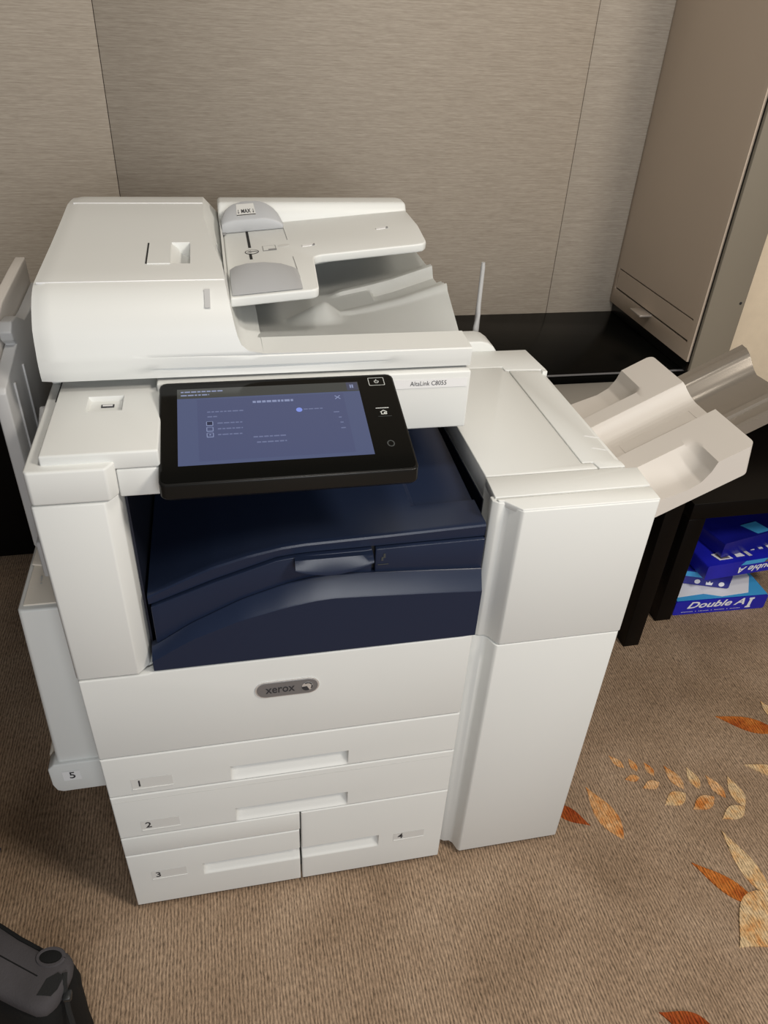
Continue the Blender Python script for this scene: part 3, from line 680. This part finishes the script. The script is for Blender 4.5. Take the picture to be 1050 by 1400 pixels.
def ui(name, u0, u1, v0, v1, m, z=.0010, t=.0002, r=0):
    return plate_on(name, TM, rrect(u0, u1, v0, v1, r, 3) if r else [(u0, v0), (u1, v0), (u1, v1), (u0, v1)], m, ts, t=t, z0=z)
ui('display', su0, su1, sv0, sv1, 'scr', .0007)
ui('status_bar', su0, su1, sv1 - .0195, sv1, 'scr_bar')
ui('status_button', su1 - .0170, su1 - .001, sv1 - .0175, sv1 - .001, 'scr_btn', .0012)
for dx in (-.0015, .0015): ui('status_icon', su1 - .0100 + dx - .001, su1 - .0100 + dx + .001, sv1 - .013, sv1 - .006, 'scr_text', .0014)
ui('menu_card', su0 + .026, su1 - .024, sv0 + .006, sv1 - .023, 'scr_card', .0010)
def dashes(u0, u1, v, m, h=.0022, seed=0):
    rr = random.Random(seed); u = u0
    while u < u1:
        wd = min(rr.uniform(.003, .008), u1 - u)
        if wd > .001: ui('text_line', u, u + wd, v - h / 2, v + h / 2, m, .0014)
        u += wd + .0014
U = lambda px: su0 + (px) * (su1 - su0); V = lambda py: sv1 - (py) * (sv1 - sv0)
dashes(U(.02), U(.25), V(.045), 'scr_text', .0022, 1); dashes(U(.02), U(.17), V(.092), 'scr_text', .0022, 2)
dashes(U(.40), U(.62), V(.225), 'scr_text', .0040, 3)
dashes(U(.155), U(.345), V(.335), 'scr_faint', .0020, 4); dashes(U(.155), U(.205), V(.40), 'scr_faint', .0020, 5)
for k, py in enumerate((.49, .565, .64)):
    u, v = U(.165), V(py)
    ui('icon', u - .0045, u + .0045, v - .0042, v + .0042, 'scr_text', .0014, r=.0012); ui('icon', u - .0035, u + .0035, v - .0032, v + .0032, 'scr_dark' if k == 0 else 'scr_card', .0017)
    if k == 2: ui('icon', u - .0010, u + .0010, v - .0010, v + .0010, 'scr_text', .0020)
    dashes(U(.205), U(.335), v, 'scr_faint', .0020, 6 + k)
dashes(U(.385), U(.555), V(.695), 'scr_faint', .0022, 10); dashes(U(.40), U(.555), V(.765), 'scr_faint', .0022, 11)
plate_on('toggle', TM @ Matrix.Translation((U(.645), V(.365), .0014)), ell(.0042, .0042), 'scr_glow', ts, t=.0002)
dashes(U(.67), U(.775), V(.36), 'scr_faint', .0018, 12)
for k, (a, b, py) in enumerate(((.83, .865, .42), (.852, .868, .495), (.855, .872, .565), (.853, .877, .64))): dashes(U(a), U(b), V(py), 'scr_faint', .0018, 20 + k)
xm = TM @ Matrix.Translation((U(.868), V(.215), .0014))
for a in (45, -45): plate_on('close_icon', xm @ Matrix.Rotation(R(a), 4, 'Z'), [(-.005, -.0006), (.005, -.0006), (.005, .0006), (-.005, .0006)], 'scr_text', ts, t=.0002)
def ring(name, mw, o, i, m, t=.0003):
    bm = bmesh.new(); vo = [bm.verts.new(mw @ Vector((x, y, t))) for x, y in o]; vi = [bm.verts.new(mw @ Vector((x, y, t))) for x, y in i]; k = len(o)
    for q in range(k): bm.faces.new((vo[q], vo[(q + 1) % k], vi[(q + 1) % k], vi[q]))
    bm.normal_update(); return finish(name, bm, m, ts)
pw = TM @ Matrix.Translation((.3010, .1765, .0007))
ring('power_button', pw, rrect(-.0115, .0115, -.0085, .0085, .0012, 3), rrect(-.0107, .0107, -.0077, .0077, .001, 3), 'lightline')
ring('power_icon', pw, [(.0034 * math.cos(R(a)), .0034 * math.sin(R(a))) for a in lin(130, 410, 16)] + [(.0023 * math.cos(R(410)), .0023 * math.sin(R(410)))], [(.0023 * math.cos(R(a)), .0023 * math.sin(R(a))) for a in lin(130, 410, 16)] + [(.0023 * math.cos(R(410)), .0023 * math.sin(R(410)))], 'lightline')
plate_on('power_icon', pw, [(-.0005, .0004), (.0005, .0004), (.0005, .0046), (-.0005, .0046)], 'lightline', ts)
hm = TM @ Matrix.Translation((.3000, .1105, .0007))
plate_on('home_button', hm, [(-.0098, .0086), (.0085, .0086), (.0085, .0098), (-.0098, .0098)], 'lightline', ts); plate_on('home_button', hm, [(-.009, -.0082), (.0098, -.0082), (.0098, -.0075), (-.009, -.0075)], 'dimline', ts)
hs = [(-.0042, -.0040), (.0042, -.0040), (.0042, .0005), (.0052, .0012), (0, .0052), (-.0052, .0012), (-.0042, .0005)]
ring('home_icon', hm, hs, [(x * .66, y * .66) for x, y in hs], 'lightline'); plate_on('home_icon', hm, [(0, -.003), (.0022, -.003), (.0022, .0006), (0, .0006)], 'lightline', ts)
ring('contactless_mark', TM @ Matrix.Translation((.2985, .049, .0007)), ell(.0052, .0062), ell(.0036, .0044), 'dimline')
box('touchscreen_arm', .24, .40, .12, .20, .955, 1.0, 'bezel', pr, bevel=.003)

# ------------------------------------------------------------------ navy output bay
boxes('bay_liner', [(.1045, .1075, .04, .46, .645, .99), (.1045, .602, .455, .459, .645, .99), (.1045, .604, .03, .455, .640, .6445), (.1045, .602, .20, .455, .925, .928)], 'navy_dark', pr, bevel=0)
# lower navy front
low = [(.108, .6445), (.604, .6445), (.6045, .70), (.603, .769), (.53, .7745), (.42, .7815), (.375, .784), (.345, .782), (.305, .7735), (.242, .7525), (.167, .7155), (.110, .678)]
def chamfered_front(name, poly, y0, y1, cut_top, dz, dy, m):
    """front whose upper edge leans back: top outline at y0+dy, crease line dz lower at y0"""
    bm = bmesh.new(); xs = lin(poly[0][0], poly[1][0], 40)
    up = sorted([p for p in poly[3:]], key=lambda p: p[0])
    zt_ = lambda x: interp(up, x)
    zc = lambda x: max(zt_(x) - dz(x), poly[0][1] + .004)
    rows = [lambda x: (x, y0, poly[0][1]), lambda x: (x, y0, zc(x)), lambda x: (x, y0 + .0015, zc(x) + .002), lambda x: (x, y0 + dy - .0015, zt_(x) - .0012), lambda x: (x, y0 + dy, zt_(x)), lambda x: (x, y1, zt_(x) - .002), lambda x: (x, y1, poly[0][1])]
    g = [[bm.verts.new(r(x)) for x in xs] for r in rows]
    k = len(rows)
    for i in range(k):
        for j in range(len(xs) - 1): bm.faces.new((g[i][j], g[i][j + 1], g[(i + 1) % k][j + 1], g[(i + 1) % k][j]))
    bm.faces.new([g[i][0] for i in range(k)]); bm.faces.new([g[i][-1] for i in range(k)][::-1])
    bmesh.ops.recalc_face_normals(bm, faces=bm.faces[:])
    return finish(name, bm, m, pr, smooth=30)
chamfered_front('lower_bay_cover', low, .0, .03, True, lambda x: .014 + .018 * smooth((x - .10) / .25), .017, 'navy')
# middle fronts: tray cover with handle, and the narrow right-hand one
mid_up = [(.115, .7515), (.203, .786), (.297, .8175), (.325, .8205), (.349, .8215), (.605, .8235)]
mid_lo = [(.115, .672), (.167, .705), (.242, .742), (.305, .765), (.375, .776), (.603, .762)]
def front_band(name, x0, x1, up, lo, y0, y1, m, parent, n=26, gap=.0012):
    xs = lin(x0, x1, n); poly = [(x, interp(lo, x)) for x in xs] + [(x, interp(up, x) - gap) for x in xs[::-1]]
    return prism(name, poly, 'y', y0, y1, m, parent, bevel=.0014, seg=2, ang=35)
mc = front_band('exit_cover', .1155, .4335, mid_up, mid_lo, .020, .034, 'navy', pr)
front_band('exit_cover_side', .4385, .605, mid_up, mid_lo, .020, .034, 'navy', pr)
box('bay_core', .118, .603, .033, .20, .646, .765, 'navy_dark', pr, bevel=.001)
box('bay_core_side', .43, .442, .030, .034, .70, .82, 'gap', pr, bevel=0)
# handle lip: crescent tab
bm = bmesh.new(); xs = lin(.3205, .4335, 15); rows = []
for x in xs:
    t = (x - .3205) / .113; d = .023 * (math.sin(math.pi * (.12 + .80 * t)) ** .8)
    rows.append([(x, .021, .8195), (x, .012, .8185), (x, .004, .8185 - d * .75), (x, .003, .8175 - d), (x, .0055, .8165 - d), (x, .021, .808 - d * .1)])
g = [[bm.verts.new(p) for p in r] for r in rows]
for a, b in zip(g, g[1:]):
    for k in range(6): bm.faces.new((a[k], b[k], b[(k + 1) % 6], a[(k + 1) % 6]))
bm.faces.new(g[0][::-1]); bm.faces.new(g[-1]); bmesh.ops.recalc_face_normals(bm, faces=bm.faces[:])
finish('handle', bm, 'navy', mc, smooth=40)
icf = frame((.4505, .0195, .803), (1, 0, 0), (0, 0, 1))
for (u0, u1, v0, v1) in ((.0, .003, .001, .009), (-.003, 0, -.004, .003), (-.008, .008, -.0115, -.0100)): plate_on('paper_mark', icf, [(u0, v0), (u1, v0), (u1, v1), (u0, v1)], 'dimline', pr, t=.0003)
# the bed of the tray: front edge profile carried back
bed = [(.1125, .7685), (.125, .7745), (.160, .791), (.206, .811), (.255, .8255), (.304, .8355), (.335, .8385), (.372, .8395), (.45, .8415), (.605, .8465)]
def bed_z(x, y):
    z = interp(bed, x) + .012 * smooth((y - .04) / .30) * smooth((x - .25) / .2)
    if x > .505: z -= .007 * smooth((x - .507) / .004) * smooth((y - .088) / .004)
    return z
bm = bmesh.new(); xs = lin(.1125, .605, 60) + []
ys = [(.0255, -.0175), (.0245, -.004), (.0262, -.0012), (.0295, 0)]
front_rows = [[bm.verts.new((x, y, (interp(mid_up, x) + .0012) if k == 0 else interp(bed, x) + dz)) for x in xs] for k, (y, dz) in enumerate(ys)]
back_rows = [[bm.verts.new((x, y, bed_z(x, y))) for x in xs] for y in [.034, .045, .06, .075, .0865, .0885, .0905, .0925, .10] + lin(.12, .455, 10)]
allr = front_rows + back_rows
for a, b in zip(allr, allr[1:]):
    for j in range(len(xs) - 1): bm.faces.new((a[j], a[j + 1], b[j + 1], b[j]))
lowv = [[bm.verts.new((r[k].co.x, r[k].co.y, .70)) for r in allr] for k in (0, -1)]
for e, k in zip(lowv, (0, -1)):
    for q in range(len(allr) - 1): bm.faces.new((allr[q][k], allr[q + 1][k], e[q + 1], e[q]))
bmesh.ops.recalc_face_normals(bm, faces=bm.faces[:])
finish('output_tray', bm, 'navy', pr, smooth=32)

# ------------------------------------------------------------------ left side: bypass tray and side feeder "5"
sf = prism('side_door', [(-.102, .105), (-.097, .099), (.0, .099), (.0, .60), (-.092, .60), (-.102, .59)], 'z', .30, .699, 'white', pr, bevel=.006, seg=3, f1=lambda q: (q[0] * .86, q[1]))
prism('side_door_top', [(-.080, .110), (.0, .110), (.0, .59), (-.078, .59)], 'z', .6985, .7015, 'beige', pr, bevel=.001)
prism('side_door_lid', [(-.082, .205), (-.045, .196), (-.040, .205), (-.038, .59), (-.080, .59)], 'z', .7012, .7045, 'beige', pr, bevel=.001)
text('caution_mark', '!', frame((-.062, .165, .7018), (1, .1, 0), (-.1, 1, 0)), .03, 'label', pr)
f5 = prism('side_foot', [(-.115, .290), (-.115, .333), (-.104, .344), (.002, .344), (.002, .268), (-.100, .268), (-.110, .273)], 'y', .092, .125, 'white', pr, bevel=.003, seg=3)
q5 = frame((-.076, .0915, .312), (1, 0, 0), (0, 0, 1))
plate_on('number_label', q5, [(-.017, -.013), (.013, -.013), (.013, .012), (-.017, .012)], 'paperlabel', f5, t=.0003); text('number', '5', q5 @ Matrix.Translation((-.001, 0, .0006)), .024, 'ink', f5, bold=.012)
box('side_door_base', -.118, -.0, .125, .56, .285, .335, 'beige', pr, bevel=.006)
# bypass tray folded up against the side
byp = prism('bypass_tray', [(.200, .745), (.206, .735), (.225, .720), (.55, .720), (.55, 1.045), (.43, 1.040), (.385, 1.042), (.345, 1.062), (.312, 1.066), (.296, 1.056), (.300, 1.042), (.312, 1.032), (.206, 1.012), (.200, 1.006)], 'x', -.070, -.052, 'sidegrey', pr, bevel=.0025, seg=3)
for (y0, z0) in ((.245, .80), (.31, .76)):
    box('rib', -.0525, -.0495, y0, y0 + .006, z0, 1.0, 'sidegrey', byp, bevel=.001)
prism('bypass_extension', [(.26, .96), (.56, .96), (.56, 1.085), (.50, 1.084), (.36, 1.078), (.30, 1.060), (.268, 1.035), (.26, 1.02)], 'x', -.088, -.0715, 'tray', pr, bevel=.0025, seg=3)
prism('bypass_hinge', [(.13, .735), (.15, .728), (.19, .745), (.19, .80), (.13, .80)], 'x', -.046, -.004, 'sidegrey', pr, bevel=.003)
prism('bypass_arm', [(.10, .86), (.13, .80), (.16, .80), (.205, .93), (.215, .975), (.20, .985), (.16, .965), (.115, .92)], 'x', -.014, -.0045, 'sidegrey', pr, bevel=.003)
box('side_wall', -.004, .004, .06, .66, .64, .99, 'white', pr, bevel=.002)

# ------------------------------------------------------------------ the finisher on the right
fi = thing('finisher', (.74, .30, 0), 'white stacking finisher docked to the right of the copier, tall plain doors', 'finisher')
fp = [(.609, .034), (.620, .027), (.630, .026), (.636, .020), (.6415, .004), (.646, .0), (.860, .0), (.8625, .003), (.8625, .045), (.609, .045)]
prism('lower_door', fp, 'z', .014, .6135, 'white', fi, bevel=.0016, seg=2, ang=40)
fu = [(.612, .045), (.612, .034), (.619, .027), (.622, .0255), (.6295, .0255), (.636, .0200), (.6445, .004), (.649, .0), (.8620, .0), (.8650, .003), (.8650, .045)]
prism('upper_door', fu, 'z', .6155, .8815, 'white', fi, bevel=.0016, seg=2, ang=40)
boxes('body', [(.6215, .858, .046, .555, .03, .878)], 'white', fi, bevel=.002)
for q in [(.66, .70, .08, .12, 0, .03), (.79, .83, .08, .12, 0, .03), (.66, .70, .48, .52, 0, .03), (.79, .83, .48, .52, 0, .03)]: box('caster', *q, 'gap', fi, bevel=.006)
box('inner_wall_shade', .6195, .6213, .09, .555, .64, .845, 'navy_dark', fi, bevel=0)  # dark sheet over the white side, standing in for the cavity's shade
prism('top_front', [(.617, .036), (.8665, .038), (.8705, .0895), (.846, .0895), (.846, .092), (.620, .0905)], 'z', .870, .885, 'white', fi, bevel=.0016)
prism('top_front_edge', [(.620, .0275), (.628, .0265), (.648, .0015), (.8645, .0015), (.8660, .0345), (.618, .0330)], 'z', .874, .8845, 'white', fi, bevel=.0016)
prism('top_cover', [(.6207, .0935), (.806, .0945), (.8035, .111), (.7855, .1115), (.7830, .4585), (.776, .4585), (.775, .475), (.6207, .476)], 'z', .846, .885, 'white', fi, bevel=.0016)
prism('top_exit_strip', [(.8085, .0950), (.853, .0945), (.853, .110), (.8455, .1165), (.846, .44), (.850, .452), (.7855, .4575), (.7872, .1135), (.8058, .1130)], 'z', .868, .885, 'white', fi, bevel=.0016)
for (x, y) in ((.834, .150), (.838, .190)): plate_on('scuff', frame((x, y, .8851), (1, -.5, 0), (.5, 1, 0)), [(-.013, -.0015), (.010, -.0005), (.013, .001), (-.010, .0015)], 'paperlabel', fi, t=.0004)
prism('top_rear', [(.6207, .4785), (.778, .4775), (.7785, .462), (.862, .4575), (.855, .555), (.6207, .555)], 'z', .855, .885, 'white', fi, bevel=.0016)
box('rear_bracket', .852, .862, .449, .4600, .845, .8845, 'white', fi, bevel=.001)
prism('rear_hump', [(.6207, .85), (.805, .85), (.800, .872), (.785, .893), (.772, .902), (.758, .9055), (.6207, .9055)], 'y', .5555, .615, 'white', fi, bevel=.003, seg=3)
tube('antenna', [(.776, .65, .60), (.776, .65, .90), (.776, .65, .925), (.7755, .65, .95), (.775, .65, 1.025), (.7745, .65, 1.036)], [.0068, .0066, .0060, .0050, .0048, .0040], 'sidegrey', fi, n=8)


# stacking tray, tilted up to the right. local: s along the slope (x), y across, n normal
TA = math.atan2(.853 - .783, 1.083 - .948)
def tray_pt(s, y, n): return (.862 + s * math.cos(TA) - n * math.sin(TA), y, .790 + s * math.sin(TA) + n * math.cos(TA))
TL = .245
Y0, Y1 = .092, .444
NTOP, NBOT = .010, -.042
SC = [(-.05, -.004), (0, -.006), (.05, -.008), (.078, -.0115), (.12, -.0175), (.145, -.0150), (.165, -.0040), (.180, .010), (.3, .010)]
def tray_n(s, y):
    """height of the moulded surface over the tray's base plane (m): runners, a centre channel and two finger scoops"""
    d = interp(SC, s)
    if y <= .166: return d + (NTOP - d) * max(0, (y - .118) / .048) ** 1.5
    if y < .213: return NTOP
    if y < .222: return NTOP - .030 * (y - .213) / .009
    if y < .322: return interp([(.222, -.020), (.285, -.0195), (.293, -.0175), (.300, -.0140), (.306, -.0090), (.311, -.0030), (.315, .0040), (.319, .0085), (.322, .010)], y)
    if y < .357: return NTOP
    return NTOP + (d - NTOP) * min(1, (y - .357) / .018)
bm = bmesh.new()
ss = sorted(set(lin(-.03, .12, 14) + lin(.125, .18, 23) + [.185] + lin(.195, TL - .014, 6) + [TL - .012, TL - .009, TL - .006, TL - .003, TL - .001, TL]))
yy = [Y0, Y0 + .003, .10, .11] + lin(.118, .166, 10) + [.18, .2, .2129, .2175, .222, .24, .26, .275] + lin(.285, .322, 16) + [.335, .3569, .361, .365, .370, .375, .385, .40, .42, .435, Y1 - .003, Y1]
def clampy(s, y):
    r = .013; q = s - (TL - r); d = r - math.sqrt(max(0, r * r - q * q)) if q > 0 else 0
    return max(Y0 + d, min(Y1 - d, y))
topg = grid_bm(bm, lambda s, y: tray_pt(s, clampy(s, y), tray_n(s, y)), ss, yy)
botg = [[bm.verts.new(tray_pt(s - .018 * smooth(s / TL), clampy(s, y), min(NBOT, tray_n(s, y) - .004))) for y in yy] for s in ss]
for i in range(len(ss) - 1):
    for j in range(len(yy) - 1): bm.faces.new((botg[i][j], botg[i][j + 1], botg[i + 1][j + 1], botg[i + 1][j]))
for i in range(len(ss) - 1):
    bm.faces.new((topg[i][0], topg[i + 1][0], botg[i + 1][0], botg[i][0])); bm.faces.new((topg[i][-1], botg[i][-1], botg[i + 1][-1], topg[i + 1][-1]))
for j in range(len(yy) - 1):
    bm.faces.new((topg[-1][j], topg[-1][j + 1], botg[-1][j + 1], botg[-1][j])); bm.faces.new((topg[0][j], botg[0][j], botg[0][j + 1], topg[0][j + 1]))
bmesh.ops.recalc_face_normals(bm, faces=bm.faces[:])
tr = finish('stacking_tray', bm, 'tray', fi, smooth=26)
# embossed outline in the channel
em = Matrix(((math.cos(TA), 0, -math.sin(TA)), (0, 1, 0), (math.sin(TA), 0, math.cos(TA)))).to_4x4(); em.translation = Vector(tray_pt(.0, 0, -.0200))
for (a0, a1, b0, b1) in ((.085, .225, .2475, .2483), (.085, .225, .2747, .2755), (.085, .0858, .2475, .2755), (.2242, .225, .2475, .2755)):
    plate_on('emboss_line', em, [(a0, b0), (a1, b0), (a1, b1), (a0, b1)], 'tray', tr, t=.0007)
# pull-out extension beyond the tray
EP = [(.150, -.012), (.1505, .004), (.158, .005), (.160, -.001), (.184, -.001), (.186, .005), (.196, .005), (.204, -.006), (.214, -.021), (.285, -.0225), (.293, -.0205), (.300, -.0165), (.307, -.010), (.312, -.002), (.317, .004), (.322, .0055), (.336, .0055), (.3375, .0035), (.3525, .0035), (.353, -.012)]
bm = bmesh.new(); se = lin(.195, .370, 6)
tg = grid_bm(bm, lambda s, q: tray_pt(s + (.010 * smooth((EP[q][0] - .3) / .05) - .010 * math.sin(math.pi * max(0, min(1, (EP[q][0] - .2) / .11))) if s > .36 else 0), EP[q][0], EP[q][1]), se, range(len(EP)))
bgx = [[bm.verts.new(v.co + Vector(tray_pt(0, 0, -.004)) - Vector(tray_pt(0, 0, 0))) for v in r] for r in tg]
ne = len(EP)
for i in range(len(se) - 1):
    for j in range(ne - 1): bm.faces.new((bgx[i][j], bgx[i][j + 1], bgx[i + 1][j + 1], bgx[i + 1][j]))
    bm.faces.new((tg[i][0], tg[i + 1][0], bgx[i + 1][0], bgx[i][0])); bm.faces.new((tg[i][-1], bgx[i][-1], bgx[i + 1][-1], tg[i + 1][-1]))
for j in range(ne - 1):
    bm.faces.new((tg[-1][j], tg[-1][j + 1], bgx[-1][j + 1], bgx[-1][j])); bm.faces.new((tg[0][j], bgx[0][j], bgx[0][j + 1], tg[0][j + 1]))
bmesh.ops.recalc_face_normals(bm, faces=bm.faces[:])
finish('tray_extension', bm, 'smoke', fi, smooth=34)

# ------------------------------------------------------------------ backpack at the lower left
bp = thing('backpack', (-.20, -.26, 0), 'grey and black backpack standing on the carpet at the lower left', 'backpack')
FOOT = [(-.083, -.204), (-.066, -.207), (-.052, -.211), (-.044, -.222), (-.043, -.238), (-.049, -.258), (-.058, -.274), (-.070, -.283), (-.085, -.283), (-.135, -.254), (-.22, -.200), (-.33, -.132), (-.405, -.088), (-.415, -.072), (-.405, -.050), (-.365, -.012), (-.350, -.008), (-.335, -.014), (-.24, -.088), (-.153, -.152)]
BC = Vector((-.215, -.150)); ux = Vector((.83, -.555)); uy = Vector((.555, .83))
def bag_pt(i, z, k, kx=None):
    p = Vector(FOOT[i % len(FOOT)]) - BC; a, b = p.dot(ux), p.dot(uy); kx = kx or k
    q = BC + ux * a * kx + uy * b * k
    wr = .0025 * mnoise.noise(Vector((q.x * 22, q.y * 22, z * 14)))
    return Vector((q.x + wr, q.y + wr, z))
def bag_loft(name, rows, m):
    bm = bmesh.new(); n = len(FOOT); R_ = [[bm.verts.new(bag_pt(i, z, k, kx)) for i in range(n)] for z, k, kx in rows]
    for a, b in zip(R_, R_[1:]):
        for i in range(n): bm.faces.new((a[i], a[(i + 1) % n], b[(i + 1) % n], b[i]))
    bm.faces.new(R_[0][::-1]); bm.faces.new(R_[-1]); bmesh.ops.recalc_face_normals(bm, faces=bm.faces[:])
    bmesh.ops.subdivide_edges(bm, edges=[e for e in bm.edges if len(e.link_faces) == 2], cuts=1, smooth=.4)
    return finish(name, bm, m, bp, smooth=60)
bag_loft('lower_shell', [(.001, .90, .86), (.01, 1.0, .90), (.10, 1.10, .935), (.20, 1.12, .970), (.272, 1.03, .992), (.274, .96, .985)], 'bagblack')
bag_loft('top_gusset', [(.273, 1.00, .995), (.280, 1.03, 1.004), (.290, 1.02, 1.002), (.2965, .95, .988), (.3005, .80, .965), (.3020, .52, .90)], 'bag')
def along(a, b, n=10): return [Vector(a).lerp(Vector(b), t) for t in lin(0, 1, n)]
tube('seam', along((-.350, -.062, .3012), (-.086, -.240, .3008)), .0016, 'bagblack', bp, 6)
tube('zip', along((-.340, -.018, .2965), (-.150, -.157, .2975), 6) + along((-.120, -.180, .2975), (-.080, -.207, .2965), 4), .0036, 'bagblack', bp, 6)
oc = Vector((-.0715, -.2165, .2985))
ring_pts = [oc + Vector((.0200 * math.cos(a) * .90 + .0115 * math.sin(a) * .25, .0115 * math.sin(a) - .0200 * math.cos(a) * .20, .003)) for a in lin(0, 2 * math.pi, 21)]
prism('handle_opening', [(p.x, p.y) for p in ring_pts[:-1]], 'z', .293, .3035, 'bagblack', bp, bevel=.0012)
tube('opening_rim', ring_pts, .0034, 'bag', bp, 6)
plate_on('mesh_patch', Matrix.Translation((0, 0, .3002)), [(-.083, -.266), (-.073, -.246), (-.058, -.240), (-.050, -.246), (-.056, -.262), (-.064, -.270)], 'bagdark', bp, t=.0022)
tube('compression_strap', [(-.0500, -.240, .2985), (-.0500, -.252, .2930), (-.0490, -.264, .2780), (-.0490, -.272, .25), (-.0480, -.280, .20), (-.0480, -.285, .10)], .0042, 'bagdark', bp, 6)
box('buckle', -.0520, -.0400, -.2720, -.2580, .2760, .2860, 'buckle', bp, bevel=.0025)
# scrap of navy webbing at the left edge
st = tube('webbing_strap', [(-.285, .172, .008), (-.292, .150, .008), (-.310, .13, .008), (-.36, .11, .008), (-.45, .10, .008)], [.006, .008, .008, .008, .008], 'strapnavy', None, 8)
tag(st, 'navy webbing strap end lying on the carpet at the left edge', 'strap')
